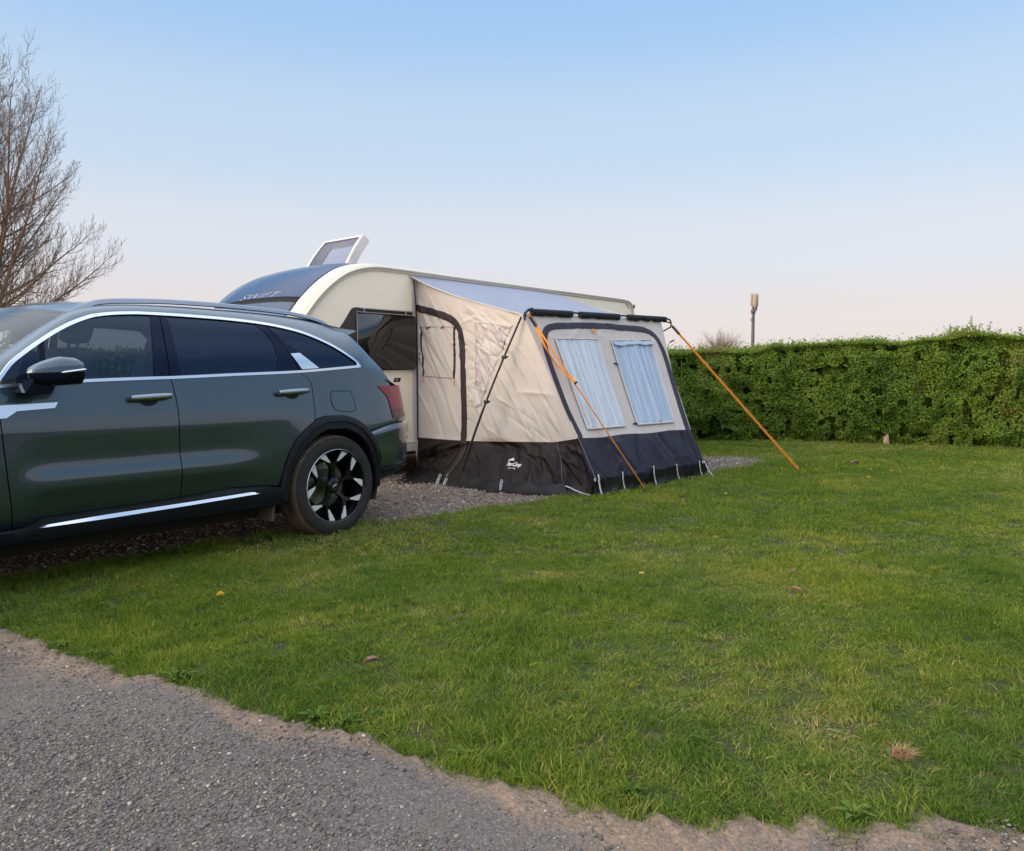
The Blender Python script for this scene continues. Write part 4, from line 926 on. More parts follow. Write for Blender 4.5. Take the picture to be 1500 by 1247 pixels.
# moulded front corner (raised lip between the wall and the blue panel)
ys2 = [0.018, 0.03, 0.06, 0.12, 0.17, 0.20, 0.215]
i0_, i1_ = iz(0.62), ia + 22
G_ = []
for y, e in zip(ys2, (0.0, 0.010, 0.016, 0.019, 0.018, 0.014, -0.004)): G_.append(skin(i0_, i1_, [y], e)[0])
mb = MB(); mb.grid(np.array(G_)); recalc(mb.build('front_corner', [CREAM2], van))
ys3 = [2.25 - y for y in ys2]
G_ = [skin(i0_, i1_, [y], e)[0] for y, e in zip(ys3[:5], (0.0, 0.003, 0.005, 0.006, -0.004))]
mb = MB(); mb.grid(np.array(G_)); recalc(mb.build('front_corner', [CREAM2], van))
# side window: dark applique, then a top-hung acrylic pane standing open a crack
wl = lambda pts, y0, y1: (pts, y0, y1)
def wallprism(name, pts, y0, y1, mat, bev=0.0):
    mb = MB(); mb.prism(pts, y0, y1, lambda x, z, e: (x, e, z)); o = recalc(mb.build(name, [mat], van, smooth=False))
    return o
def rounded(pts, r, k=5):
    pts = [Vector(p) for p in pts]; out = []
    for i, p in enumerate(pts):
        a, b = pts[i - 1], pts[(i + 1) % len(pts)]; da, db = (a - p), (b - p); ra = min(r, da.length / 2.2, db.length / 2.2)
        s0, s1 = p + da.normalized() * ra, p + db.normalized() * ra
        for q in range(k + 1): t = q / k; out.append(tuple((1 - t) ** 2 * s0 + 2 * t * (1 - t) * p + t * t * s1))
    return out
wallprism('window_surround', rounded([(-1.70, 1.23), (-1.42, 1.52), (-1.233, 1.735), (-1.105, 1.918), (-0.02, 1.922), (-0.02, 1.245), (-0.71, 1.232)], 0.05), 0.002, -0.006, CHAR)
def pane_mb():
    # pane hinged at the top, standing out 16 mm at the bottom
    P0_ = rounded([(-1.66, 1.262), (-1.40, 1.535), (-1.07, 1.60), (-1.068, 1.866), (-0.226, 1.868), (-0.226, 1.252), (-0.70, 1.240)], 0.03)
    P0_ = rounded([(-1.072, 1.242), (-1.068, 1.866), (-0.228, 1.868), (-0.230, 1.248)], 0.035)
    mb = MB(); f_ = lambda x, z, e: (x, -0.012 - 0.022 * (1.868 - z) - e, z); mb.prism(P0_, 0.0, 0.016, f_); return mb
sw = recalc(pane_mb().build('side_window', [BLKACR], van, smooth=False))
FRL = simple('pale_window_seal', (0.55, 0.47, 0.40), 0.5, 0, 0.1)
mb = MB()
mb.tube([(-1.066, -0.034, 1.30), (-1.066, -0.030, 1.868), (-0.232, -0.029, 1.872)], 0.0035, 6)
mb.tube([(-1.00, -0.010, 1.912), (-0.24, -0.010, 1.912)], 0.004, 6)
for x in (-0.955, -0.36): mb.tube([(x, -0.012, 1.915), (x - 0.012, -0.030, 1.874)], 0.004, 6)
mb.build('window_seal', [FRL], sw)
# badge, reflector, vent, lower skirt
bg_ = wallprism('side_badge', [(-0.545, 1.103), (-0.525, 1.148), (-0.430, 1.148), (-0.450, 1.103)], 0.0, -0.004, CHAR)
me = text_mesh('SR', 0.034, 0.3, 0.0006); co = [(v.co.x, v.co.z, v.co.y) for v in me.vertices]
for v in me.vertices: v.co = Vector((-0.514 + v.co.x, -0.0048 - v.co.z, 1.113 + v.co.y))
me.materials.clear(); me.materials.append(SILV); o = bpy.data.objects.new('badge_lettering', me); COL.objects.link(o); o.parent = bg_
AMB = simple('amber_reflector', (0.60, 0.13, 0.03), 0.2, 0, 0.1, Coat_Weight=0.8)
mb = MB(); mb.box((-0.378, -0.006, 0.462), (0.058, 0.014, 0.034), 0, None, 0.005); mb.build('side_reflector', [AMB], van)
mb = MB(); mb.box((-0.41, -0.004, 0.575), (0.16, 0.010, 0.11), 0, None, 0.003)
for k in range(4): mb.box((-0.41, -0.010, 0.54 + 0.023 * k), (0.13, 0.006, 0.010), 0, None, 0.002)
mb.build('side_vent', [CREAM2], van)
mb = MB(); G_ = [[(x, y, z) for x in np.linspace(-1.75, 4.30, 40)] for y, z in ((-0.001, 0.405), (-0.016, 0.402), (-0.018, 0.39), (-0.012, 0.382), (-0.012, 0.30), (-0.008, 0.288), (0.05, 0.285))]
mb.grid(np.array(G_)); recalc(mb.build('skirt', [CREAM2], van, sharp=25))
mb = MB(); mb.box((1.3, 1.125, 0.27), (5.6, 2.0, 0.06)); mb.box((-2.5, 1.125, 0.42), (1.3, 0.10, 0.10)); mb.box((-2.5, 0.95, 0.42), (1.1, 0.06, 0.09), 0, Matrix.Rotation(0.28, 3, 'Z')); mb.box((-2.5, 1.30, 0.42), (1.1, 0.06, 0.09), 0, Matrix.Rotation(-0.28, 3, 'Z'))
mb.build('chassis', [DARK], van)
mb = MB()
for x in (-1.2, 4.0):
    for y in (0.35, 1.9): mb = MB(); mb.box((x + 0.10, y, 0.14), (0.36, 0.05, 0.05), 0, Matrix.Rotation(0.9, 3, 'Y')); mb.box((x + 0.2, y, 0.012), (0.12, 0.10, 0.02)); mb.build('corner_steady', [CHAR], van)
# rear roof corner fittings seen above the awning
mb = MB(); G_ = []
for x in np.linspace(2.45, 4.28, 60):
    zz = 2.337 - 0.09 * sstep(4.14, 4.29, x); G_.append([(x, -0.002, zz + 0.006), (x, -0.010, zz + 0.006), (x, -0.012, zz), (x, -0.006, zz - 0.008), (x, -0.001, zz - 0.008)])
mb.grid(np.array(G_)); recalc(mb.build('roof_gutter', [simple('grey_gutter', (0.45, 0.43, 0.40), 0.5)], van))
mb = MB(); mb.lathe([(0.0, -0.020), (0.026, -0.020), (0.032, -0.012), (0.032, 0.02), (0.0, 0.02)], 20, 0, 'y', (4.385, -0.006, 2.285)); recalc(mb.build('rail_end_cap', [simple('brown_end_cap', (0.20, 0.13, 0.11), 0.5)], van))
# raised roof hatch: hinged at its front edge, curved glazing in a thick pale frame
h0, h1 = Vector((-0.648, 0.75, 2.452)), Vector((-0.665, 1.56, 2.505))
t0, t1 = Vector((-0.372, 0.75, 2.885)), Vector((-0.362, 1.56, 2.895))
def hp(a, b, e):     # a along width 0..1, b up 0..1, e depth behind the face
    p = (h0 * (1 - a) + h1 * a) * (1 - b) + (t0 * (1 - a) + t1 * a) * b
    upv = (t0 - h0).normalized(); back = Vector((upv.z, 0, -upv.x)).normalized()
    bow = -0.016 * 4 * b * (1 - b)
    return tuple(p + back * (e + bow))
def hatch_frame(mb):
    K = 14
    fo_, fi_ = [], []
    def loop(m0, m1, k=K):
        L = []
        for i in range(k): L.append((m0 + (1 - 2 * m0) * i / k, m1))
        for i in range(k): L.append((1 - m0, m1 + (1 - 2 * m1) * i / k))
        for i in range(k): L.append((1 - m0 - (1 - 2 * m0) * i / k, 1 - m1))
        for i in range(k): L.append((m0, 1 - m1 - (1 - 2 * m1) * i / k))
        return L
    rows_ = []
    for mx_, my_, e in ((0.045, 0.065, 0.014), (0.045, 0.065, 0.0), (0.01, 0.012, 0.0), (0.0, 0.0, 0.012), (0.0, 0.0, 0.10), (0.02, 0.02, 0.13), (0.06, 0.08, 0.13), (0.06, 0.08, 0.014)):
        rows_.append([hp(a, b, e) for a, b in loop(mx_, my_)])
    mb.grid(np.array(rows_), closed_v=True, closed_u=True)
mb = MB(); hatch_frame(mb); hf = recalc(mb.build('roof_hatch', [simple('white_hatch_plastic', (0.80, 0.74, 0.70), 0.35, 0, 0.03)], van, sharp=30))
TINT = simple('hatch_glazing_tint', (0.16, 0.17, 0.24), 0.08, 0, 0.05, 3, 0, 60, 0.6)
HG = glass('hatch_acrylic', (0.48, 0.49, 0.62), 1.5, 0.02)
mb = MB(); mb.grid(np.array([[hp(a, b, 0.013) for a in np.linspace(0.044, 0.956, 14)] for b in np.linspace(0.064, 0.936, 16)])); mb.build('hatch_glazing', [HG], hf)
mb = MB()
def lp(m0, m1): return [(m0, m1), (1 - m0, m1), (1 - m0, 1 - m1), (m0, 1 - m1)]
def band(a0, b0, a1, b1, e):   # dark ceramic band just behind the glazing
    o_, i_ = [], []
    for s_ in range(4):
        A0, B0 = lp(a0, b0)[s_], lp(a0, b0)[(s_ + 1) % 4]; A1, B1 = lp(a1, b1)[s_], lp(a1, b1)[(s_ + 1) % 4]
        for q in range(10):
            t = q / 10; o_.append(hp(A0[0] + (B0[0] - A0[0]) * t, A0[1] + (B0[1] - A0[1]) * t, e)); i_.append(hp(A1[0] + (B1[0] - A1[0]) * t, A1[1] + (B1[1] - A1[1]) * t, e))
    return np.array([o_, i_])
mb.grid(band(0.044, 0.064, 0.10, 0.15, 0.018), closed_v=True); mb.build('hatch_band', [simple('violet_grey_band', (0.36, 0.34, 0.42), 0.4)], hf)
mb = MB()
for y in (0.80, 1.51): mb.tube([(-0.52, y, 2.49), (-0.40, y, 2.66), (-0.30, y, 2.80)], 0.008, 6)
mb.box((-0.30, 1.155, 2.475), (0.78, 0.90, 0.05), 0, None, 0.01)
mb.build('hatch_base', [CREAM2], van)
# hook-up cable box under the nose
hk = empty('water_carrier', (0, 0, 0)); 
hk.location = Vector(VAN_LOC) + Matrix.Rotation(VAN_RZ, 3, 'Z') @ Vector((-0.30, 0.32, 0)); hk.rotation_euler = (0, 0, VAN_RZ)
tag(hk, 'small blue and white container on the gravel under the cream caravan', 'container')
mb = MB(); mb.box((0, 0, 0.12), (0.15, 0.16, 0.20), 0, None, 0.02); mb.build('container_body', [simple('navy_plastic', (0.02, 0.025, 0.09), 0.4)], hk)
mb = MB(); mb.box((-0.02, -0.082, 0.135), (0.035, 0.006, 0.10), 0, None, 0.002); mb.box((0.02, -0.082, 0.180), (0.06, 0.006, 0.02)); mb.box((0.02, -0.082, 0.092), (0.06, 0.006, 0.02)); mb.box((-0.062, -0.08, 0.135), (0.02, 0.006, 0.07)); mb.build('container_label', [simple('white_label', (0.6, 0.6, 0.66), 0.5)], hk)
mb = MB(); mb.tube([(0, 0, 0.22), (0, 0, 0.245)], 0.025, 12); mb.build('container_cap', [simple('white_cap', (0.6, 0.6, 0.62), 0.5)], hk)
# ================================================================ THE AWNING (u along the caravan, v out from its wall, z up)
RotV = Matrix.Rotation(VAN_RZ, 3, 'Z')
AU, AV = 1.0, 1.3
aw_loc = Vector(VAN_LOC) + RotV @ Vector((AU, -AV, 0))
awn = empty('awning', aw_loc, VAN_RZ)
tag(awn, 'cream and charcoal porch awning with two pale blue front windows, pitched against the caravan', 'awning')
def A3(G):
    """(u, v, z) -> awning local"""
    G = np.asarray(G, float); return np.stack([G[..., 0] - AU, -(G[..., 1] - AV), G[..., 2]], -1)
def fabric(name, col, rough=0.75, var=0.07, trans=0.0, weave=0.25, spec=0.35, sheen=0.0, folds=0.0):
    b = NB(name); o = b.obj(); f = b.noise(4, 5, 0.6, o); w = b.noise(420, 2, 0.5, o); cz = b.noise(16, 6, 0.72, o, 1.6)
    c = b.mix(b.ramp(f, [(0.3, 0.0), (0.7, 1.0)]), tuple(x * (1 - var) for x in col), tuple(min(1, x * (1 + var)) for x in col))
    p = b.pbsdf(c, rough, 0, spec)
    h = b.math('ADD', b.math('MULTIPLY', w, weave * 0.15), b.math('MULTIPLY', cz, 1.0 + folds))
    b.l(b.bump(h, 0.35, 0.010), p.inputs['Normal'])
    if trans:
        tr = b.n('ShaderNodeBsdfTranslucent'); b.l(c, tr.inputs[0]); m_ = b.n('ShaderNodeMixShader'); m_.inputs[0].default_value = trans
        b.l(p.outputs[0], m_.inputs[1]); b.l(tr.outputs[0], m_.inputs[2]); b.l(m_.outputs[0], b.out.inputs[0])
    return b.m
F_CREAM = fabric('cream_polyester', (0.60, 0.55, 0.505), 0.72, 0.05, 0.12)
F_GREY = fabric('pale_grey_polyester', (0.66, 0.575, 0.52), 0.70, 0.05, 0.15)
F_ROOF = fabric('silver_grey_roof_cloth', (0.33, 0.35, 0.43), 0.55, 0.04, 0.10)
F_DARK = fabric('charcoal_brown_mud_cloth', (0.013, 0.0095, 0.0105), 0.50, 0.15, 0.0, 0.3, 0.22)
F_NAVY = fabric('charcoal_blue_mud_cloth', (0.017, 0.0155, 0.027), 0.52, 0.12, 0.0, 0.3, 0.22)
F_BAND = fabric('dark_plum_zip_band', (0.024, 0.016, 0.019), 0.65, 0.15)
F_BANDN = fabric('dark_violet_zip_band', (0.030, 0.025, 0.040), 0.65, 0.15)
F_BLACK = fabric('black_padded_cloth', (0.012, 0.012, 0.016), 0.7, 0.2)
F_SKIRT = fabric('black_pvc_skirt', (0.007, 0.007, 0.008), 0.4, 0.2, 0, 0.1, 0.3)
F_BLUE = fabric('pale_blue_curtain', (0.36, 0.45, 0.62), 0.55, 0.05, 0.2)
PVC = glass('clear_pvc', (0.86, 0.90, 0.96), 1.38, 0.10)
POLE = simple('black_steel_pole', (0.020, 0.022, 0.026), 0.35, 0.3, 0.05)

def creases(seed, n, region, ang, dang, Lr, wr, ar):
    r = np.random.default_rng(seed); out = []
    for k in range(n):
        out.append((r.uniform(region[0], region[1]), r.uniform(region[2], region[3]), math.radians(r.normal(ang, dang)), r.uniform(*Lr), r.uniform(*wr), r.uniform(*ar) * (1 if r.uniform() < 0.55 else -1)))
    return out
def wrinkle(X, Z, cl):
    d = np.zeros_like(X)
    for x0, z0, a, L, w, amp in cl:
        dx, dz = X - x0, Z - z0; al = dx * math.cos(a) + dz * math.sin(a); pe = -dx * math.sin(a) + dz * math.cos(a) + 0.06 * (al ** 2) / L
        d += amp * np.exp(-np.abs(pe / w) ** 1.25) * np.exp(-np.abs(al / (L * 0.5)) ** 3)
    return d
# ---- near side wall
FE_V = lambda z: np.interp(z, [0.0, 0.18, 0.565, 0.937, 1.31, 1.79], [2.54, 2.58, 2.385, 2.16, 1.955, 1.69])
ROOF_E = smoothc([(0.0, 2.295), (0.30, 2.17), (0.67, 2.052), (1.0, 1.965), (1.27, 1.897), (1.50, 1.838), (1.69, 1.793)], 60)
MUD = lambda v: np.interp(v, [0.0, 0.75, 1.12, 2.1, 2.41], [0.445, 0.449, 0.457, 0.502, 0.556])
CL = creases(1, 30, (0.05, 0.75, 0.6, 1.9), -58, 6, (0.35, 0.9), (0.014, 0.030), (0.004, 0.011)) + \
     creases(2, 34, (1.0, 2.1, 0.6, 1.45), -60, 8, (0.25, 0.6), (0.013, 0.026), (0.005, 0.012)) + \
     creases(3, 30, (0.8, 1.55, 1.35, 1.95), -35, 14, (0.15, 0.45), (0.013, 0.028), (0.004, 0.010)) + \
     creases(4, 14, (0.86, 1.0, 0.6, 1.6), -15, 12, (0.08, 0.16), (0.010, 0.018), (0.003, 0.006)) + \
     creases(9, 14, (1.2, 2.0, 0.5, 1.0), -40, 16, (0.2, 0.5), (0.014, 0.026), (0.004, 0.009))
CM = creases(5, 26, (0.0, 0.8, 0.05, 0.4), 42, 22, (0.25, 0.7), (0.022, 0.045), (0.007, 0.018)) + creases(6, 34, (0.9, 2.4, 0.05, 0.45), -38, 14, (0.3, 0.9), (0.022, 0.048), (0.008, 0.022)) + \
     creases(7, 16, (1.9, 2.5, 0.05, 0.45), -58, 8, (0.25, 0.6), (0.016, 0.03), (0.006, 0.016))
def side_u(v, z):
    v, z = np.asarray(v, float), np.asarray(z, float)
    base = -0.185 - 0.02 * np.sin(np.pi * np.clip(v / 1.7, 0, 1))
    fl = (1 - sstep(0.0, 0.46, z)) ** 1.3          # the mud wall leans out towards the ground
    out = np.interp(v, [0.0, 0.35, 0.65, 0.95, 1.5, 2.1, 2.45, 2.6], [0.02, 0.11, 0.24, 0.35, 0.30, 0.22, 0.04, 0.0])
    return base - fl * out
def side_pt(v, z, off=0.0):
    """off: outward (towards the viewer, -u)"""
    w_ = wrinkle(v, z, CL) * sstep(0.40, 0.60, z) + wrinkle(v, z, CM) * (1 - sstep(0.38, 0.52, z))
    edge = np.minimum(1, np.clip(v / 0.05, 0, 1)); w_ = w_ * edge * sstep(0.0, 0.05, FE_V(z) - v)
    return np.stack([side_u(v, z) + 1.9 * w_ - off, v, z], -1)
vt = np.linspace(0.0, 2.41, 60)
top_edge = np.vstack([ROOF_E, np.stack([FE_V(np.linspace(1.79, 1.30, 8)), np.linspace(1.79, 1.30, 8)], 1)[1:]])
U_ = coons(np.stack([np.zeros(20), np.linspace(0.445, 2.295, 20)], 1), np.stack([FE_V(np.linspace(0.556, 1.793, 30)), np.linspace(0.556, 1.793, 30)], 1), np.stack([vt, MUD(vt)], 1), ROOF_E, 190, 170)
mb = MB(); mb.grid(A3(side_pt(U_[..., 0], U_[..., 1])), flip=True); o_side = mb.build('side_wall', [F_CREAM], awn, sharp=None)
M_ = coons(np.array([(0.0, 0.0), (0.0, 0.445)]), np.stack([FE_V(np.linspace(0.0, 0.556, 12)), np.linspace(0.0, 0.556, 12)], 1), np.array([(0.0, 0.0), (1.2, 0.0), (2.54, 0.0)]), np.stack([vt, MUD(vt)], 1), 190, 46)
pt = side_pt(M_[..., 0], M_[..., 1], 0.002); 
mb = MB(); mb.grid(A3(pt), flip=True); o_mud = mb.build('side_mud_wall', [F_DARK], awn, sharp=None)
# skirt lying on the ground along the side
vs_ = np.linspace(-0.05, 2.62, 120); sk = []
for k, (dz, du) in enumerate(((0.10, 0.0), (0.055, 0.045), (0.022, 0.085), (0.010, 0.13), (0.008, 0.19))):
    z = np.full_like(vs_, dz); vv = np.clip(vs_, 0, 2.5); u_ = side_u(vv, np.full_like(vs_, dz)) - 0.006 - du * (1 - 0.85 * sstep(2.1, 2.55, vs_)) * (0.75 + 0.35 * np.sin(vs_ * 4 + 1) + 0.12 * np.sin(vs_ * 13)) - (0.36 * np.exp(-((vs_ - 0.42) / 0.24) ** 2) * k / 4)
    sk.append(np.stack([u_, vs_ * (1 + 0.004 * k), z + 0.008 * np.sin(vs_ * 17 + k) * (dz > 0.015) + 0.004 * (np.sin(vs_ * 31) > 0)], 1))
mb = MB(); mb.grid(A3(np.array(sk))); recalc(mb.build('side_skirt', [F_SKIRT], awn, sharp=None))

def ribbon(pts, w, fn, off, n=120, wob=0.0, seed=0):
    """flat band along 2D points on a cloth surface fn(a, b, off)"""
    C = smoothc(pts, n); T = np.gradient(C, axis=0); T /= np.linalg.norm(T, axis=1)[:, None]; N2 = np.stack([-T[:, 1], T[:, 0]], 1)
    ww = np.broadcast_to(np.asarray(w, float), (n + 1,)); ww = ww * (1 + wob * np.sin(np.linspace(0, 60, n + 1) + seed))
    rows_ = []
    for t, o_ in ((-0.5, off - 0.006), (-0.5, off), (-0.2, off + 0.003), (0.2, off + 0.003), (0.5, off), (0.5, off - 0.006)):
        q = C + N2 * (ww * t)[:, None]; rows_.append(fn(q[:, 0], q[:, 1], o_))
    return np.array(rows_)
# zipped door: dark band up its outer edge and over the top
zl = [(0.0, 1.965), (0.175, 1.928), (0.35, 1.885), (0.506, 1.842), (0.62, 1.795), (0.705, 1.728), (0.752, 1.645), (0.775, 1.54), (0.790, 1.35), (0.800, 1.152), (0.812, 0.715), (0.808, 0.45)]
mb = MB(); mb.grid(A3(ribbon(zl, 0.082, side_pt, 0.006, 160, 0.03))); recalc(mb.build('door_band', [F_BAND], awn))
zl2 = [(0.808, 0.46), (0.812, 0.25), (0.806, 0.05)]
mb = MB(); mb.grid(A3(ribbon(zl2, 0.085, side_pt, 0.010, 40))); recalc(mb.build('door_band', [F_BAND], awn))
# roll-up window strips in the door, toggles, hem
mb = MB()
for p_, w_ in (([(0.070, 1.738), (0.085, 1.50), (0.118, 1.30), (0.112, 1.164)], 0.022), ([(0.659, 1.715), (0.652, 1.5), (0.660, 1.3), (0.656, 1.141)], 0.030)): mb.grid(A3(ribbon(p_, w_, side_pt, 0.005, 60, 0.10)))
o = recalc(mb.build('door_window_strips', [F_BAND], awn))
mb = MB(); mb.grid(A3(ribbon([(0.11, 1.170), (0.35, 1.158), (0.66, 1.143)], 0.008, side_pt, 0.004, 60))); mb.grid(A3(ribbon([(0.075, 1.735), (0.35, 1.732), (0.66, 1.715)], 0.005, side_pt, 0.002, 60))); recalc(mb.build('door_window_hem', [simple('taupe_hem', (0.26, 0.21, 0.18), 0.8)], awn))
mb = MB()
for v_, z_ in ((0.235, 1.725), (0.46, 1.722)):
    q = A3(side_pt(np.array([v_ - 0.03, v_, v_ + 0.03]), np.array([z_ - 0.010, z_ - 0.004, z_ + 0.012]), 0.014)); mb.tube(q, 0.006, 6)
for v_, z_ in ((0.05, 1.42), (0.06, 1.36)):
    q = A3(side_pt(np.array([v_, v_ + 0.012]), np.array([z_, z_ + 0.02]), 0.012)); mb.tube(q, 0.005, 6)
mb.build('toggles', [POLE], awn)
ORANGE = None
def mat_strap(name, c0, c1):
    b = NB(name); o = b.obj(); f = b.noise(30, 4, 0.6, o); w = b.noise(700, 2, 0.5, o)
    p = b.pbsdf(b.mix(f, c0, c1), 0.6, 0, 0.3); b.l(b.bump(w, 0.4, 0.002), p.inputs['Normal']); return b.m
ORANGE = mat_strap('orange_webbing', (0.84, 0.31, 0.045), (0.95, 0.42, 0.085))
mb = MB()
for v_, z_ in ((0.115, 1.15), (0.655, 1.125), (0.035, 1.93)):
    q = side_pt(np.array([v_, v_ + 0.003, v_ - 0.003]), np.array([z_, z_ - 0.03, z_ - 0.065]), 0.010); mb.tube(A3(q), 0.005, 5)
mb.build('orange_ties', [ORANGE], awn)
# pale draught strip and dark piping against the caravan wall
pts = [(0.006, 2.29), (0.004, 1.8), (0.004, 1.2), (0.006, 0.6), (0.012, 0.30), (0.03, 0.06)]
mb = MB(); C = smoothc([(-0.215, 0.012, 2.25), (-0.205, 0.010, 1.75), (-0.200, 0.010, 1.0), (-0.200, 0.010, 0.50), (-0.190, 0.012, 0.26), (-0.178, 0.015, 0.05)], 60)
w_ = np.interp(np.linspace(0, 1, 61), [0, 0.05, 0.7, 0.82, 1.0], [0.01, 0.045, 0.060, 0.045, 0.008])
mb.grid(A3(np.array([C + np.array([-1, 0, 0]) * w_[:, None], C + np.array([-0.5, 0.012, 0]) * w_[:, None], C]))); recalc(mb.build('draught_strip', [F_CREAM], awn))
mb = MB(); mb.tube(A3(smoothc([(-0.235, 0.012, 2.29), (-0.215, 0.02, 2.05), (-0.203, 0.022, 1.6), (-0.200, 0.022, 1.0), (-0.199, 0.022, 0.45)], 50)), 0.0065, 6); mb.build('edge_piping', [F_BLACK], awn)
# clear crinkled side window
CW = creases(11, 60, (0.98, 1.5, 0.8, 1.75), -62, 25, (0.08, 0.3), (0.010, 0.02), (0.005, 0.012))
Wq = coons([(1.000, 0.835), (0.992, 1.755)], [(1.075, 0.870), (1.30, 1.32), (1.515, 1.690)], [(1.000, 0.835), (1.075, 0.870)], [(0.992, 1.755), (1.515, 1.690)], 70, 90)
def win_pt(v, z, off): q = side_pt(v, z, off); q[..., 0] += wrinkle(v, z, CW); return q
F_PVCG = fabric('crinkled_clear_plastic', (0.50, 0.455, 0.45), 0.18, 0.16, 0.1, 0.0, 0.6, 0, 1.5)
mb = MB(); mb.grid(A3(win_pt(Wq[..., 0], Wq[..., 1], 0.007)), flip=True); recalc(mb.build('side_window', [F_PVCG], awn, sharp=None))
bd_ = [(0.994, 1.757), (1.25, 1.727), (1.517, 1.692)]
mb = MB(); mb.grid(A3(ribbon(bd_, 0.014, side_pt, 0.011, 40))); mb.grid(A3(ribbon([(0.992, 1.755), (0.998, 1.3), (1.0, 0.835)], 0.012, side_pt, 0.011, 40))); mb.grid(A3(ribbon([(1.0, 0.835), (1.10, 0.86)], 0.012, side_pt, 0.011, 10))); recalc(mb.build('side_window_hem', [F_CREAM], awn))
# ---- front wall
TV, TZ = 0.48380, -0.87518
LS = lambda t: np.interp(t, [0, 0.4, 1.0, 1.42, 1.85, 2.05], [-0.205, -0.205, -0.20, -0.195, -0.20, -0.20])
RS = lambda t: np.interp(t, [-0.10, 0.0, 0.69, 1.43, 1.85, 2.05], [2.535, 2.50, 2.205, 2.03, 1.975, 1.99])
CF = creases(21, 40, (-0.2, 2.3, 0.0, 0.25), -10, 30, (0.1, 0.4), (0.012, 0.03), (0.002, 0.005)) + creases(22, 14, (-0.15, 2.2, 1.3, 1.45), 60, 20, (0.1, 0.25), (0.01, 0.02), (0.002, 0.005))
CN = creases(23, 40, (-0.2, 2.0, 1.45, 1.95), 88, 12, (0.3, 0.8), (0.02, 0.05), (0.006, 0.016)) + creases(24, 20, (-0.2, 2.0, 1.7, 2.0), 30, 40, (0.1, 0.3), (0.012, 0.03), (0.003, 0.009))
def front_pt(s, t, off=0.0):
    s, t = np.asarray(s, float), np.asarray(t, float)
    w_ = wrinkle(s, t, CF) * (1 - sstep(1.40, 1.46, t)) + wrinkle(s, t, CN) * sstep(1.40, 1.50, t)
    w_ = 1.5 * w_ * sstep(0.0, 0.08, s - LS(t)) * sstep(0.0, 0.08, RS(t) - s)
    sag = 0.02 * np.sin(np.pi * np.clip((s + 0.2) / 2.4, 0, 1)) * np.sin(np.pi * np.clip(t / 1.9, 0, 1))
    tk = np.maximum(t - 1.86, 0)          # below the pegging rings the skirt drops to the ground
    n_ = off + w_ - sag
    return np.stack([s, 1.69 + TV * t - TV * 1.3 * tk + 0.875 * n_, 1.79 + TZ * t - 0.02 * tk + 0.484 * n_], -1)
MT = lambda s: np.interp(s, [-0.2, -0.1, 0.55, 1.15, 1.92, 2.05], [1.407, 1.421, 1.418, 1.422, 1.430, 1.430]) + 0.006 * np.sin(s * 7)
def span(t0f, t1f, n, m, lo=0.0):
    a = np.linspace(0, 1, n + 1)[:, None]; b_ = np.linspace(0, 1, m + 1)[None, :]
    s = -0.2 + 2.4 * a + 0 * b_
    for _ in range(3):
        t = t0f(s) * (1 - b_) + t1f(s) * b_; s = LS(t) * (1 - a) + RS(t) * a
    return s, t
s_, t_ = span(lambda s: -0.02 - 0.10 * np.clip((s + 0.2) / 2.7, 0, 1), MT, 160, 110); mb = MB(); mb.grid(A3(front_pt(s_, t_))); mb.build('front_wall', [F_GREY], awn, sharp=None)
s_, t_ = span(lambda s: MT(s) - 0.004, lambda s: np.full_like(s, 2.035) + 0.012 * np.sin(s * 9), 160, 50); mb = MB(); mb.grid(A3(front_pt(s_, t_, 0.003))); mb.build('front_mud_wall', [F_NAVY], awn, sharp=None)
# zipped frame band
zo = np.array([(-0.045, 1.40), (-0.115, 1.10), (-0.125, 0.78), (-0.118, 0.55), (-0.085, 0.40), (-0.050, 0.30), (0.008, 0.215), (0.085, 0.148), (0.19, 0.113), (0.40, 0.090), (0.666, 0.0745), (1.24, 0.052), (1.75, 0.052), (1.995, 0.057), (2.12, 0.085), (2.195, 0.128), (2.235, 0.21), (2.238, 0.32), (2.215, 0.45), (2.148, 0.693), (2.05, 1.05), (1.955, 1.43)])
zo[:5] += np.array([[-0.085, 0], [-0.04, 0], [-0.01, 0], [0.005, 0], [0, 0]])
wz = np.interp(np.linspace(0, 1, 201), [0, 0.25, 0.4, 0.7, 0.8, 1], [0.072, 0.072, 0.075, 0.080, 0.085, 0.088])
mb = MB(); mb.grid(A3(ribbon(zo, wz, front_pt, 0.008, 200, 0.025))); recalc(mb.build('front_band', [F_BANDN], awn))
mb = MB(); mb.grid(A3(ribbon([(-0.130, 1.40), (-0.166, 1.52), (-0.205, 1.78)], 0.05, front_pt, 0.010, 30))); mb.grid(A3(ribbon([(1.957, 1.42), (1.925, 1.62), (1.91, 1.84)], 0.085, front_pt, 0.010, 30))); recalc(mb.build('lower_band', [F_NAVY], awn))
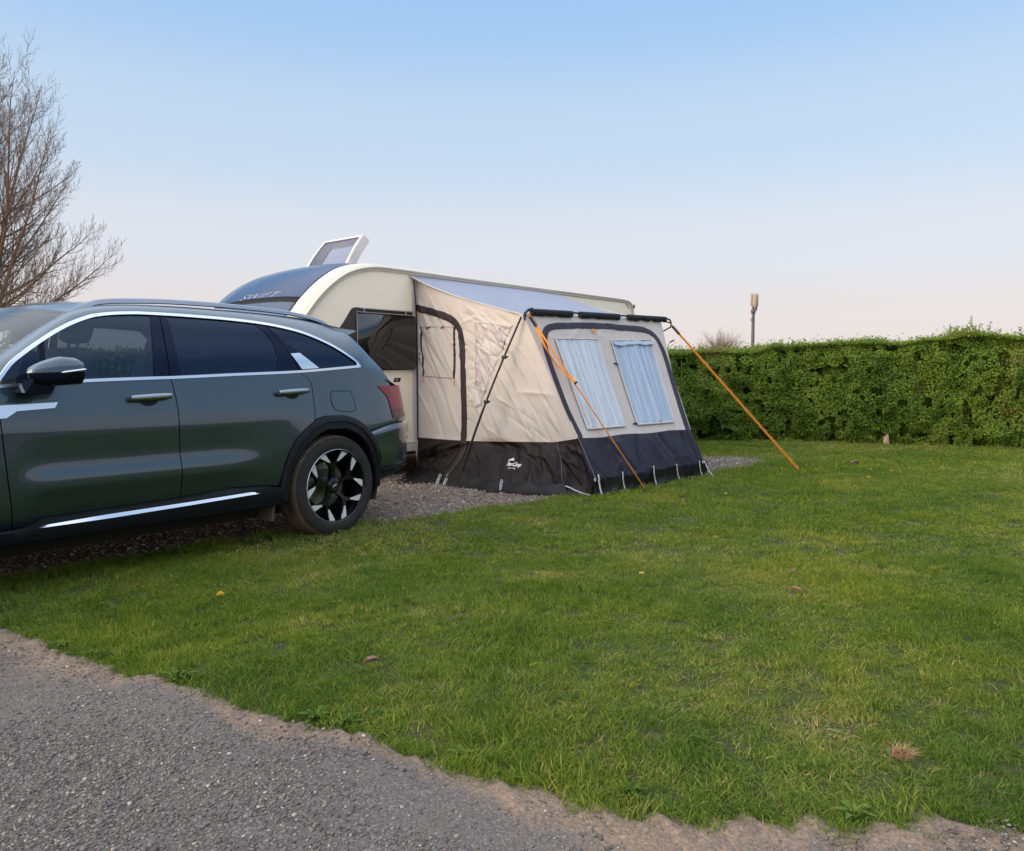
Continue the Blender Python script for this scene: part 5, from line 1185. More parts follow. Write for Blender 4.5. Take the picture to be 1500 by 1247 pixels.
# windows: pale blue curtain with vertical folds behind clear plastic
def window(q, seed, drop, mat):
    W_ = coons([q[3], q[0]], [q[2], q[1]], [q[3], q[2]], [q[0], q[1]], 100, 110); s, t = W_[..., 0], W_[..., 1]
    a = np.linspace(0, 1, 101)[:, None] + 0 * s; b_ = np.linspace(0, 1, 111)[None, :] + 0 * s   # b 1 = top
    r = np.random.default_rng(seed); f = np.zeros_like(s)
    for k in range(26):
        c, w_, am, tl = r.uniform(0.02, 0.98), r.uniform(0.012, 0.04), r.uniform(0.006, 0.017), r.uniform(-0.10, 0.10)
        lo_, hi_ = r.uniform(-0.3, 0.5), r.uniform(0.5, 1.2)
        f += 0.6 * am * (1 if r.uniform() < 0.5 else -1) * np.exp(-((a - c - tl * (1 - b_)) / w_) ** 2) * sstep(lo_, lo_ + 0.25, b_ + 0.2) * (1 - sstep(hi_, hi_ + 0.25, b_))
    for x0, z0, an, L, w_, am in creases(seed + 50, 30, (0, 1, 0, 1), 30, 60, (0.1, 0.3), (0.01, 0.02), (0.001, 0.004)): f += wrinkle(a, b_, [(x0, z0, an, L, w_, am)])
    mb = MB(); mb.grid(A3(front_pt(s, t, 0.014 + np.maximum(f, -0.009) * np.clip(np.minimum(np.minimum(a, 1 - a), np.minimum(b_, 1 - b_)) / 0.03, 0, 1))), flip=True); o = recalc(mb.build('front_window', [mat], awn, sharp=None))
    hem = MB()
    for p0, p1 in ((0, 1), (1, 2), (2, 3), (3, 0)): hem.grid(A3(ribbon([q[p0], tuple((np.array(q[p0]) + np.array(q[p1])) / 2), q[p1]], 0.015, front_pt, 0.020, 40)))
    recalc(hem.build('window_hem', [fabric('white_window_hem_%d' % seed, (0.60, 0.56, 0.53), 0.5, 0.04)], o))
    return o
b = NB('blue_curtain_behind_plastic'); o_ = b.obj(); f_ = b.noise(7, 5, 0.6, o_); f2_ = b.noise(28, 4, 0.7, o_, 2.0)
c_ = b.mix(f_, (0.48, 0.515, 0.565), (0.58, 0.605, 0.645)); p_ = b.pbsdf(c_, 0.45, 0, 0.3, Coat_Weight=1.0, Coat_Roughness=0.10)
mp_ = b.n('ShaderNodeMapping'); mp_.inputs['Scale'].default_value = (26, 26, 3.5); b.l(o_, mp_.inputs[0]); b.l(b.bump(b.noise(1.0, 5, 0.6, mp_.outputs[0], 0.6), 0.8, 0.03), p_.inputs['Coat Normal']); b.l(b.bump(f2_, 0.7, 0.012), p_.inputs['Normal']); CURT = b.m
b = NB('blue_curtain_deeper'); o_ = b.obj(); f_ = b.noise(5, 5, 0.6, o_); f2_ = b.noise(28, 4, 0.7, o_, 2.0)
c_ = b.mix(f_, (0.28, 0.355, 0.46), (0.39, 0.46, 0.56)); p_ = b.pbsdf(c_, 0.45, 0, 0.3, Coat_Weight=1.0, Coat_Roughness=0.10)
mp_ = b.n('ShaderNodeMapping'); mp_.inputs['Scale'].default_value = (26, 26, 3.5); b.l(o_, mp_.inputs[0]); b.l(b.bump(b.noise(1.0, 5, 0.6, mp_.outputs[0], 0.6), 0.8, 0.03), p_.inputs['Coat Normal']); b.l(b.bump(f2_, 0.35, 0.008), p_.inputs['Normal']); CURT2 = b.m
w1 = window([(0.139, 0.269), (0.929, 0.240), (0.717, 1.318), (0.030, 1.325)], 61, 0, CURT)
w2 = window([(1.180, 0.246), (2.040, 0.208), (1.726, 1.320), (0.962, 1.316)], 67, 0.08, CURT2)
ds_ = np.linspace(0.01, 0.99, 50); tp = np.array([(1.180 + 0.86 * a, 0.246 - 0.038 * a + 0.075 + 0.006 * math.sin(9 * a) - 0.005 * math.sin(23 * a)) for a in ds_])
mb = MB(); mb.grid(A3(np.array([front_pt(tp[:, 0], tp[:, 1] - 0.055, 0.030), front_pt(tp[:, 0], tp[:, 1] - 0.03, 0.034), front_pt(tp[:, 0], tp[:, 1] - 0.006, 0.034), front_pt(tp[:, 0], tp[:, 1], 0.020)]))); recalc(mb.build('curtain_heading', [fabric('pale_curtain_heading', (0.44, 0.50, 0.60), 0.5, 0.06)], w2))
mb = MB()
for s_0, t_0 in ((1.06, 0.545), (1.09, 0.55), (0.905, 1.30), (0.945, 1.295)): mb.tube(A3(front_pt(np.array([s_0 - 0.015, s_0, s_0 + 0.018]), np.array([t_0, t_0 - 0.004, t_0 + 0.012]), 0.016)), 0.008, 6)
mb.build('toggles', [POLE], awn)
mb = MB()
for ds, dt in ((0.0, 0.05), (0.05, 0.045), (-0.04, 0.03)): mb.tube(A3(front_pt(np.array([0.90, 0.90 + ds * 0.5, 0.90 + ds]), np.array([0.115, 0.13, 0.12 + dt]), 0.020)), 0.006, 5)
mb.build('orange_ties', [ORANGE], awn)
# skirt along the front foot
ss = np.linspace(-0.24, 2.05, 110); sk = []
for k, (t0, oo) in enumerate(((1.855, 0.008), (1.93, 0.016), (2.01, 0.03), (2.045, 0.05), (2.050, 0.09))):
    q = front_pt(ss, np.full_like(ss, t0), 0.0); q[:, 1] += oo * (0.6 + 0.4 * np.sin(ss * 6 + 1) + 0.2 * np.sin(ss * 15)); q[:, 2] = np.maximum(q[:, 2], 0.006 + 0.004 * k) if k > 2 else q[:, 2]; sk.append(q)
mb = MB(); mb.grid(A3(np.array(sk))); recalc(mb.build('front_skirt', [F_SKIRT], awn, sharp=None))
# ---- far side wall (seen only as a thin edge from here)
zz = np.linspace(0, 1, 40); G_ = []
for a in np.linspace(0, 1, 30):
    rowp = []
    for b_ in zz:
        t = 2.04 * (1 - b_) - 0.10 * b_; fpt = front_pt(np.array(RS(t)), np.array(t)); back = np.array([2.46, 0.0, 2.30 * b_]); p_ = fpt * (1 - a) + back * a
        p_[2] += (-0.03 * math.sin(math.pi * a)) * b_; rowp.append(p_)
    G_.append(rowp)
G_ = np.array(G_); mb = MB(); mb.grid(A3(G_[:, 9:])); recalc(mb.build('side_wall', [F_GREY], awn, sharp=None)); mb = MB(); mb.grid(A3(G_[:, :10])); recalc(mb.build('side_mud_wall', [F_NAVY], awn, sharp=None))
# ---- roof
na, nb_ = 60, 70; G_ = []
for i in range(na + 1):
    a = i / na; rowp = []
    for j in range(nb_ + 1):
        b_ = j / nb_
        e0 = np.array([-0.185 - 0.02 * math.sin(math.pi * b_), np.interp(b_, np.linspace(0, 1, 61), ROOF_E[:, 0]), np.interp(b_, np.linspace(0, 1, 61), ROOF_E[:, 1])])
        fr = front_pt(np.array(2.51), np.array(-0.11)); e1 = np.array([2.46, 0.0, 2.30]) * (1 - b_) + fr * b_; e1[2] -= 0.05 * math.sin(math.pi * b_)
        p_ = e0 * (1 - a) + e1 * a; top = np.array([-0.30 + 2.78 * a, 0.0, 2.335])
        p_ = p_ + (top - (e0 * (1 - a) + e1 * a)) * (1 - b_) ** 4 * 1.0
        p_[2] += 0.035 * math.sin(math.pi * a) * math.sin(math.pi * b_) + 0.006 * math.sin(5 * b_ + 9 * a) * math.sin(math.pi * b_) * math.sin(math.pi * a)
        rowp.append(p_ + np.array([0, 0, 0.006]))
    G_.append(rowp)
mb = MB(); mb.grid(A3(np.array(G_))); o = recalc(mb.build('roof', [F_ROOF], awn, sharp=None))
# roof edge piping along the near side
e_ = np.array([g_ for g_ in G_[0]]); mb = MB(); mb.tube(A3(e_ + np.array([-0.004, 0, -0.004])), 0.007, 6); mb.build('roof_piping', [F_CREAM], awn)
# ---- front bar with padded black sleeves
bar = lambda s: front_pt(np.asarray(s, float), -0.045 - 0.085 * np.clip((np.asarray(s, float) + 0.2) / 2.8, 0, 1), 0.035)
bs = np.linspace(-0.10, 2.60, 40); bp = bar(bs)
pre = np.array([[-0.225, 1.72, 1.74], [-0.230, 1.715, 1.78], [-0.215, 1.71, 1.815], [-0.165, 1.70, 1.842]]); post = np.array([bp[-1] + q for q in ([0.045, 0.01, -0.004], [0.085, 0.03, -0.02], [0.10, 0.04, -0.06], [0.095, 0.04, -0.11])])
mb = MB(); mb.tube(A3(np.vstack([pre, bp, post])), 0.011, 8); mb.build('front_bar', [POLE], awn)
mb = MB(); mb.tube(A3(np.array([[-0.20, 1.70, 1.75], [-0.215, 1.72, 1.80], [-0.19, 1.735, 1.85], [-0.12, 1.735, 1.868]])), 0.009, 8); mb.tube(A3(np.array([post[-1], post[-1] + [-0.04, -0.10, -0.06], post[-1] + [-0.02, -0.16, -0.16]])), 0.010, 6); mb.tube(A3(np.array([post[-2], post[-2] + [-0.08, -0.02, 0.01]])), 0.009, 6); mb.build('bar_bracket', [POLE], awn)
for a, b_ in ((-0.095, 0.605), (0.75, 1.54), (1.735, 2.625)):
    mb = MB(); n_ = 50; s_ = np.linspace(a, b_, n_); c_ = bar(s_); rows_ = []
    sc = np.zeros(n_)
    for e in (0.35, 0.62): sc += np.exp(-(((s_ - a) / (b_ - a) - e) / 0.05) ** 2)
    hh = 0.074 - 0.030 * sc * (0.5 + 0.5 * math.sin(a * 5)) + 0.003 * np.sin(s_ * 17)
    for an in np.linspace(0, 2 * math.pi, 13)[:-1]: rows_.append(c_ + np.stack([np.zeros(n_), 0.026 * math.cos(an) + 0 * s_, hh * 0.5 * math.sin(an) * 1.0 + (0.074 - hh) * 0.5 - 0.018], 1))
    G2 = np.array(rows_).transpose(1, 0, 2); mb.grid(A3(G2), closed_v=True); mb.F.append(tuple(range(12))); mb.M.append(0); mb.F.append(tuple((n_ - 1) * 12 + i for i in range(12))); mb.M.append(0)
    recalc(mb.build('bar_sleeve', [F_BLACK], awn))
# ---- poles
P0p = np.array([-0.225, 1.672, 1.775]); P1p = np.array([-0.47, 0.985, 0.02])
def pole_at(t): return P0p * (1 - t) + P1p * t + np.array([-0.045, 0, 0]) * math.sin(math.pi * t)
pp = np.array([pole_at(t) for t in np.linspace(0, 1, 24)]); pp[:, 0] -= 0.0
mb = MB(); mb.tube(A3(pp), [0.011] * 13 + [0.0125] * 11, 10); po = mb.build('support_pole', [POLE], awn)
mb = MB()
for t in (0.235, 0.50):
    c_ = A3(pole_at(t)); mb.box(tuple(c_ + np.array([-0.006, -0.008, 0])), (0.034, 0.05, 0.038), 0, None, 0.008); mb.tube([tuple(c_ + np.array([0, -0.01, 0])), tuple(c_ + np.array([0.0, -0.055, 0.004]))], 0.009, 8)
mb.build('pole_clamp', [POLE], po)
q0 = post[-1] + np.array([-0.04, -0.10, -0.06]); mb = MB(); mb.tube(A3(np.array([q0, [2.42, 0.9, 0.02]])), 0.011, 8); mb.build('support_pole', [POLE], awn)
# seams running down the mud wall corner
SEAM = simple('pale_seam_tape', (0.16, 0.13, 0.135), 0.7)
mb = MB(); z_ = np.linspace(0.50, 0.10, 20); v_ = np.interp(z_, [0.10, 0.50], [2.30, 2.12]); mb.tube(A3(side_pt(v_, z_, 0.006)), 0.0035, 5); t_ = np.linspace(1.41, 1.88, 20); mb.tube(A3(front_pt(np.full(20, -0.185), t_, 0.014)), 0.004, 5)
z_ = np.linspace(0.44, 0.06, 20); mb.tube(A3(side_pt(np.full(20, 0.853), z_, 0.008)), 0.003, 5); mb.build('seam', [SEAM], awn)
# lettering with crown mark on the mud wall
WHT = simple('white_print', (0.72, 0.70, 0.70), 0.6)
logo = []
def put_print(me, v0, z0, sc_, name, mat=WHT):
    co = np.array([q.co[:] for q in me.vertices]); v = v0 + co[:, 0] * sc_; z = z0 + co[:, 1] * sc_
    P = A3(side_pt(v, z, 0.0075)); P[:, 0] -= co[:, 2] * 0.0
    for q, c in zip(me.vertices, P): q.co = c
    me.materials.clear(); me.materials.append(mat); o = bpy.data.objects.new(name, me); COL.objects.link(o); o.parent = o_mud; return o
put_print(text_mesh('StarCamp', 0.050, 0.0, 0.0, 0.92, 0.0012), 1.535, 0.236, 1.0, 'mud_wall_lettering')
put_print(text_mesh('Quick & Easy', 0.021, 0.0, 0.0, 1.0, 0.0), 1.575, 0.210, 1.0, 'mud_wall_lettering')
star = []
for i, (x, y) in enumerate([(0.0, 0.004), (-0.012, 0.030), (0.010, 0.026), (0.013, 0.048), (0.026, 0.034), (0.042, 0.064), (0.052, 0.036), (0.070, 0.050), (0.068, 0.030), (0.092, 0.014), (0.062, 0.020), (0.040, 0.022), (0.018, 0.016)]): star.append((x, y))
me = bpy.data.meshes.new('crown'); me.from_pydata([(x, y, 0) for x, y in star], [], [tuple(range(len(star)))]); bm = bmesh.new(); bm.from_mesh(me); bmesh.ops.triangulate(bm, faces=bm.faces[:]); bm.to_mesh(me); bm.free()
put_print(me, 1.532, 0.272, 0.72, 'mud_wall_mark')
# ---- peg ladders (pale rubber) with steel pegs
LADD = simple('pale_rubber_ladder', (0.55, 0.55, 0.56), 0.5, 0, 0.08); PEG = simple('dull_steel_peg', (0.35, 0.34, 0.33), 0.4, 1.0, 0.2)
def ladder(top, bot, n=4):
    top, bot = np.array(top, float), np.array(bot, float); d = bot - top; L = np.linalg.norm(d); d /= L
    sv = np.cross(d, np.array([0.3, 0.5, 1.0])); sv /= np.linalg.norm(sv); w = 0.011; mb = MB(); step = L / n; nrm = np.cross(d, sv)
    for k in range(n):
        c = top + d * step * (k + 0.5) + nrm * 0.01 * math.sin(math.pi * (k + 0.5) / n); a_ = np.linspace(0, 2 * math.pi, 17)[:-1]
        mb.tube(A3(np.array([c + sv * (w * np.sign(math.cos(a)) * abs(math.cos(a)) ** 0.6) + d * (0.56 * step * math.sin(a)) for a in a_])), 0.0045, 6, closed=True)
    o = mb.build('peg_ladder', [LADD], awn); mb = MB(); b_ = bot
    mb.tube(A3(np.array([b_ + np.array([0, 0, -0.06]), b_ + [0, 0, 0.008], b_ + d * 0.01 + [0, 0, 0.02], b_ + d * 0.028 + [0, 0, 0.010]])), 0.0035, 6); mb.build('peg', [PEG], o)
for top, bot in (((-0.50, 0.74, 0.095), (-0.63, 0.82, 0.004)), ((-0.56, 0.90, 0.07), (-0.62, 0.92, 0.004)), ((-0.505, 1.66, 0.115), (-0.565, 1.70, 0.004)), ((-0.36, 2.37, 0.105), (-0.215, 2.60, 0.006))): ladder(top, bot, 4)
for s0, t0, s1, dv in ((-0.13, 1.82, -0.15, 0.06), (0.285, 1.83, 0.295, 0.03), (0.824, 1.83, 0.835, 0.03), (1.304, 1.846, 1.33, 0.03), (1.842, 1.846, 1.86, 0.03), (1.93, 1.86, 1.96, 0.10)):
    tq = front_pt(np.array(s0), np.array(t0), 0.03); bq = np.array([s1, tq[1] + dv, 0.006]); ladder(tq, bq, 4)
for q in (front_pt(np.array(-0.205), np.array(1.86), 0.012), front_pt(np.array(1.905), np.array(1.86), 0.012), side_pt(np.array(0.85), np.array(0.09), 0.012)):
    mb = MB(); c_ = A3(q); mb.tube([tuple(c_ + np.array([0.014 * math.cos(a), -0.004, 0.014 * math.sin(a)])) for a in np.linspace(0, 2 * math.pi, 15)[:-1]], 0.004, 6, closed=True); mb.build('ring', [LADD], awn)
# ================================================================ ORANGE GUY STRAPS
def W3(u, v, z): return np.array(Vector(VAN_LOC) + RotV @ Vector((u, -v, z)))
def strap(name, top, bot, label, w0, w1, tw0, tw1, sag, extra):
    loc = Vector(bot); root = empty(name, loc, 0); tag(root, label, 'guy strap', 'orange storm straps of the awning')
    top, bot = np.array(top) - np.array(loc), np.array(bot) - np.array(loc); d = bot - top; d /= np.linalg.norm(d)
    sv = np.cross(d, [0, 0, 1]); sv /= np.linalg.norm(sv); uv = np.cross(sv, d); n_ = 60; rows_ = [[], [], [], []]
    for i in range(n_ + 1):
        t = i / n_; p_ = top * (1 - t) + bot * t + np.array([0, 0, -sag]) * math.sin(math.pi * t); a = tw0 * (1 - t) + tw1 * t; w = np.interp(t, [0, 1], [w0, w1])
        wd = sv * math.cos(a) + uv * math.sin(a); nd = np.cross(d, wd)
        for r_, (s_, k_) in enumerate(((-1, -1), (1, -1), (1, 1), (-1, 1))): rows_[r_].append(p_ + wd * w * 0.5 * s_ + nd * 0.0012 * k_)
    mb = MB(); mb.grid(np.array(rows_), closed_u=True); recalc(mb.build('webbing', [ORANGE], root, sharp=30))
    mb = MB(); c_ = top * 0.955 + bot * 0.045; mb.tube([tuple(top * 0.93 + bot * 0.07), tuple(top * 0.985 + bot * 0.015)], 0.018, 8); mb.tube([tuple(top), tuple(top * 0.985 + bot * 0.015)], 0.006, 6); mb.build('hook', [POLE], root)
    mb = MB(); mb.tube([tuple(bot + [0, 0, 0.05] - d * 0.01), tuple(bot + [0, 0, 0.03]), tuple(bot + [0, 0, -0.1])], 0.005, 6); mb.build('peg', [PEG], root)
    extra(root, top, bot, d, sv, uv)
    return root
def ext_l(root, top, bot, d, sv, uv):
    # slack doubled loop ending in a black cam buckle half way down
    L = np.linalg.norm(bot - top); P = []
    for t, k in ((0.045, 0.0), (0.12, 0.028), (0.20, 0.055), (0.27, 0.052), (0.33, 0.030), (0.37, 0.008), (0.385, 0.0)): P.append(top + d * L * t - sv * k * 0.8 - uv * k * 0.9)
    P = smoothc(P, 40); mb = MB(); wd = sv * 0.5 + uv * 0.85; wd /= np.linalg.norm(wd)
    mb.grid(np.array([P - wd * 0.012, P + wd * 0.012])); mb.grid(np.array([P - wd * 0.012 + sv * 0.002, P + wd * 0.012 + sv * 0.002])); recalc(mb.build('slack_loop', [ORANGE], root))
    c_ = top + d * L * 0.395 + uv * 0.012; mb = MB(); mb.tube([tuple(c_ - d * 0.07 - uv * 0.01), tuple(c_)], [0.012, 0.020], 8); mb.build('buckle_wrap', [ORANGE], root)
    mb = MB(); mb.tube([tuple(c_), tuple(c_ + d * 0.022 + uv * 0.004)], 0.019, 10); mb.build('buckle', [POLE], root)
def ext_r(root, top, bot, d, sv, uv):
    L = np.linalg.norm(bot - top); p0 = top + d * L * 0.085; P = smoothc([p0, p0 + [0.004, 0, -0.18], p0 + [0.012, 0, -0.40], p0 + [0.020, 0.0, -0.56]], 20)
    mb = MB(); mb.grid(np.array([P - sv * 0.006, P + sv * 0.006])); mb.grid(np.array([P - sv * 0.006 + uv * 0.001, P + sv * 0.006 + uv * 0.001])); recalc(mb.build('strap_tail', [ORANGE], root))
lt = W3(-0.235, 1.775, 1.80); lg = W3(0.46, 2.74, 0.03)
strap('guy_strap', lt, lg, 'orange webbing strap with a slack loop, crossing the blue windows to the grass', 0.036, 0.032, 0.6, 0.3, 0.0, ext_l)
rt = W3(2.575, 1.765, 1.835); rg = W3(3.14, 3.24, 0.03)
strap('guy_strap', rt, rg, 'taut orange webbing strap running from the far awning corner out across the lawn', 0.040, 0.046, 0.7, 0.7, 0.0, ext_r)
# ================================================================ HEDGE
HX = np.array([-22, -8, 2.0, 3.5, 4.9, 6.4, 7.25, 8.2, 10.0, 14.0, 22.0]); HYF = np.array([14.0, 14.0, 14.0, 13.98, 13.95, 13.32, 12.85, 12.42, 11.6, 9.7, 6.2])
HZT = lambda x: np.interp(x, [-22, 2.0, 2.9, 3.6, 4.2, 4.75, 5.35, 6.0, 6.5, 6.9, 7.35, 7.7, 8.2, 9, 14, 22], [1.65, 1.62, 1.60, 1.61, 1.62, 1.70, 1.74, 1.74, 1.73, 1.80, 1.86, 1.80, 1.78, 1.8, 1.8, 1.8])
hd = np.concatenate([[0], np.cumsum(np.hypot(np.diff(HX), np.diff(HYF)))])
hedge = empty('hedge', (6.0, 14.0, 0.0)); tag(hedge, 'long clipped leafy green hedge at the far side of the lawn', 'hedge')
HO = np.array([6.0, 14.0, 0.0])
def hedge_frame(s):
    x, y = np.interp(s, hd, HX), np.interp(s, hd, HYF); x2, y2 = np.interp(s + .05, hd, HX), np.interp(s + .05, hd, HYF); tx, ty = x2 - x, y2 - y; L = np.hypot(tx, ty) + 1e-9
    return x, y, tx / L, ty / L                 # into the hedge = (-ty, tx)
def leaf_mat():
    b = NB('hedge_leaf'); t = b.attr('tint').outputs['Fac']; g_ = b.geo().outputs['Position']
    c = b.ramp(t, [(0.0, (0.034, 0.072, 0.012)), (0.35, (0.098, 0.175, 0.022)), (0.65, (0.175, 0.255, 0.034)), (0.85, (0.215, 0.26, 0.045)), (0.93, (0.22, 0.18, 0.07)), (1.0, (0.30, 0.18, 0.12))])
    p = b.pbsdf(c, 0.5, 0, 0.2); tr = b.n('ShaderNodeBsdfTranslucent'); b.l(b.mix(1.0, c, (1.5, 1.6, 0.6), 'MULTIPLY'), tr.inputs[0])
    m_ = b.n('ShaderNodeMixShader'); m_.inputs[0].default_value = 0.28; b.l(p.outputs[0], m_.inputs[1]); b.l(tr.outputs[0], m_.inputs[2]); b.l(m_.outputs[0], b.out.inputs[0]); return b.m
LEAF = leaf_mat()
def leaves(name, P, Nrm, size, tint, parent, mat, spread=0.8):
    n = len(P); r = rng
    d = Nrm + r.normal(0, spread, (n, 3)); d /= np.linalg.norm(d, axis=1)[:, None]
    a = np.cross(d, r.normal(0, 1, (n, 3))); a /= np.linalg.norm(a, axis=1)[:, None]; b_ = np.cross(d, a)
    L = size[:, None] if np.ndim(size) else np.full((n, 1), size); w = L * r.uniform(0.55, 0.75, (n, 1))
    V = np.stack([P - a * L * 0.5, P + b_ * w * 0.5 - d * L * 0.10 - a * L * 0.05, P + a * L * 0.55, P - b_ * w * 0.5 - d * L * 0.10 - a * L * 0.05], 1).reshape(-1, 3)
    i = np.arange(n)[:, None] * 4; F = np.concatenate([i + np.array([[0, 1, 2]]), i + np.array([[0, 2, 3]])], 0)
    o = np_mesh(name, V, F, mat, parent, smooth=False); at = o.data.attributes.new('tint', 'FLOAT', 'POINT'); at.data.foreach_set('value', np.repeat(np.clip(tint, 0, 1), 4).astype(np.float32)); return o
def hedge_points(n, s0, s1, top_share=0.24):
    s = rng.uniform(s0, s1, n); x, y, tx, ty = hedge_frame(s); top = rng.uniform(0, 1, n) < top_share; zt = HZT(x)
    z = np.where(top, zt, zt * rng.uniform(0.0, 1.0, n)); Q = np.stack([s, z], 1)
    lump = 0.22 * (vnoise(Q, 1.6, 31) - 0.5) + 0.22 * (vnoise(Q, 4.2, 32) - 0.5) + 0.10 * (vnoise(Q, 9.0, 38) - 0.5)
    dep = np.where(top, rng.uniform(0.02, 1.0, n), rng.exponential(0.075, n)) + np.where(top, 0, lump + 0.10 * np.abs(z / zt - 0.5) ** 2 * 2 + 0.16 * sstep(0.82, 1.0, z / zt) ** 2)
    hole = vnoise(Q, 5.5, 33) + 0.6 * vnoise(Q, 11, 37); dep += np.where(~top & (hole < 0.50), 0.20, 0)
    zz = np.where(top, zt + 0.10 * (vnoise(np.stack([s, dep], 1), 3.0, 34) - 0.4) + rng.exponential(0.025, n) - 0.03, z)
    P = np.stack([x - ty * dep, y + tx * dep, zz], 1); N_ = np.stack([np.where(top, 0, ty), np.where(top, 0, -tx), np.where(top, 1.0, 0.45)], 1)
    t = 0.44 + 0.34 * (vnoise(Q, 1.2, 35) - 0.5) + 0.34 * (vnoise(Q, 5.0, 39) - 0.5) + rng.normal(0, 0.13, n) + 0.20 * sstep(0.86, 1.05, zz / zt)
    br = np.exp(-(((x - 8.0) / 0.5) ** 2 + ((zz - 1.42) / 0.22) ** 2)) + 0.8 * np.exp(-(((x - 8.0) / 0.35) ** 2 + ((zz - 0.62) / 0.2) ** 2)) + 0.7 * np.exp(-(((x - 3.55) / 0.25) ** 2 + ((zz - 1.2) / 0.25) ** 2))
    t += br * rng.uniform(0.0, 0.75, n) * (rng.uniform(0, 1, n) < 0.5)
    return P, N_, t
s_of = lambda x: np.interp(x, HX, hd)
parts = [hedge_points(125000, s_of(2.3), s_of(9.3)), hedge_points(14000, s_of(9.3), s_of(20)), hedge_points(16000, s_of(-20), s_of(2.3))]
P = np.vstack([q[0] for q in parts]); N_ = np.vstack([q[1] for q in parts]); t_ = np.concatenate([q[2] for q in parts])
sz = np.concatenate([rng.uniform(0.026, 0.050, 125000), rng.uniform(0.06, 0.10, 14000), rng.uniform(0.06, 0.10, 16000)])
leaves('foliage', P - HO, N_, sz, t_, hedge, LEAF)
# fresh sprigs standing above the clipped top
SP, SN, STT = [], [], []; tw = MB()
for k in range(190):
    x = rng.uniform(2.8, 9.0) if k > 60 else rng.normal(7.40, 0.28); s = s_of(x); x0, y0, tx, ty = hedge_frame(s); dp = rng.uniform(0.05, 0.75); h = rng.exponential(0.035) + 0.02 + (0.10 * rng.uniform() if k <= 60 else 0)
    b0 = np.array([x0 - ty * dp, y0 + tx * dp, float(HZT(x0)) - 0.05]); d = np.array([rng.normal(0.1, 0.3), rng.normal(0, 0.3), 1.0]); e = b0 + d * (h + 0.05)
    tw.tube(np.array([b0, (b0 + e) / 2 + rng.normal(0, 0.01, 3), e]) - HO, [0.003, 0.0025, 0.0015], 3, 0, False)
    for q in range(int(4 + h * 60)):
        f = rng.uniform(0.3, 1.0); SP.append(b0 + (e - b0) * f + rng.normal(0, 0.014, 3)); SN.append([0, -0.4, 0.8]); STT.append(0.70 + rng.normal(0, 0.12))
for px, hh in ((4.02, 0.17), (4.12, 0.10), (4.72, 0.12), (3.1, 0.06)):      # a few longer shoots
    s = s_of(px); x0, y0, tx, ty = hedge_frame(s); b0 = np.array([x0, y0 + 0.35, float(HZT(x0)) - 0.08]); e = b0 + np.array([0.16, 0, hh + 0.10])
    tw.tube(np.array([b0, b0 * 0.5 + e * 0.5 + [-0.02, 0, 0.02], e]) - HO, 0.004, 4)
    for q in range(9): SP.append(b0 + (e - b0) * (0.4 + 0.6 * q / 8) + rng.normal(0, 0.012, 3)); SN.append([0, -0.6, 0.4]); STT.append(0.30)
leaves('sprigs', np.array(SP) - HO, np.array(SN), rng.uniform(0.026, 0.045, len(SP)), np.array(STT), hedge, LEAF)
BARKT = simple('hedge_twig_bark', (0.10, 0.072, 0.050), 0.9, 0, 0.3, 12)
for k in range(150):                                        # inner stems showing through the leaves
    x = rng.uniform(2.4, 9.2); x0, y0, tx, ty = hedge_frame(s_of(x)); dp = rng.uniform(0.10, 0.30); b0 = np.array([x0 - ty * dp, y0 + tx * dp, rng.uniform(0, 0.9)]); e = b0 + np.array([rng.normal(0, 0.2), rng.normal(-0.05, 0.08), rng.uniform(0.3, 0.8)]); e[2] = min(e[2], float(HZT(x0)))
    tw.tube(np.array([b0, (b0 + e) / 2 + rng.normal(0, 0.03, 3), e]) - HO, [0.005, 0.004, 0.002], 4, 0, False)
tw.build('stems', [BARKT], hedge)['kind'] = 'stuff'
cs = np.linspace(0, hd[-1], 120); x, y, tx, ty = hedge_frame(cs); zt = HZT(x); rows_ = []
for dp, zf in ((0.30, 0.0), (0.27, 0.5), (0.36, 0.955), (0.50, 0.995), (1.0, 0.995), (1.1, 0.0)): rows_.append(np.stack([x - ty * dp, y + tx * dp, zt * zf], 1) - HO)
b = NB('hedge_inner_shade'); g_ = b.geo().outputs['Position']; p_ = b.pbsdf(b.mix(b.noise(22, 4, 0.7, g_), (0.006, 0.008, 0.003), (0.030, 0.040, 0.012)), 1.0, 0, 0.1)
mb = MB(); mb.grid(np.array(rows_)); recalc(mb.build('inner_shade_core', [b.m], hedge))  # dark core sheet, shade between the leaves put into its colour
# pale stub of a post at the hedge foot
pst = empty('stump', (6.33, 13.27, 0)); tag(pst, 'short pale cut wooden stub at the foot of the hedge', 'stump')
mb = MB(); a_ = np.linspace(0, 2 * math.pi, 11)[:-1]
mb.grid(np.array([[(0.075 * k_ * math.cos(a) * (1 + 0.12 * math.sin(3 * a)), 0.075 * k_ * math.sin(a), z + 0.02 * math.cos(a)) for a in a_] for k_, z in ((0.75, -0.02), (0.65, 0.05), (0.6, 0.12), (0.5, 0.165), (0.0, 0.17))]), closed_v=True)
recalc(mb.build('stump_wood', [simple('pale_cut_wood', (0.42, 0.28, 0.18), 0.85, 0, 0.25, 18, 0.4, 60)], pst))

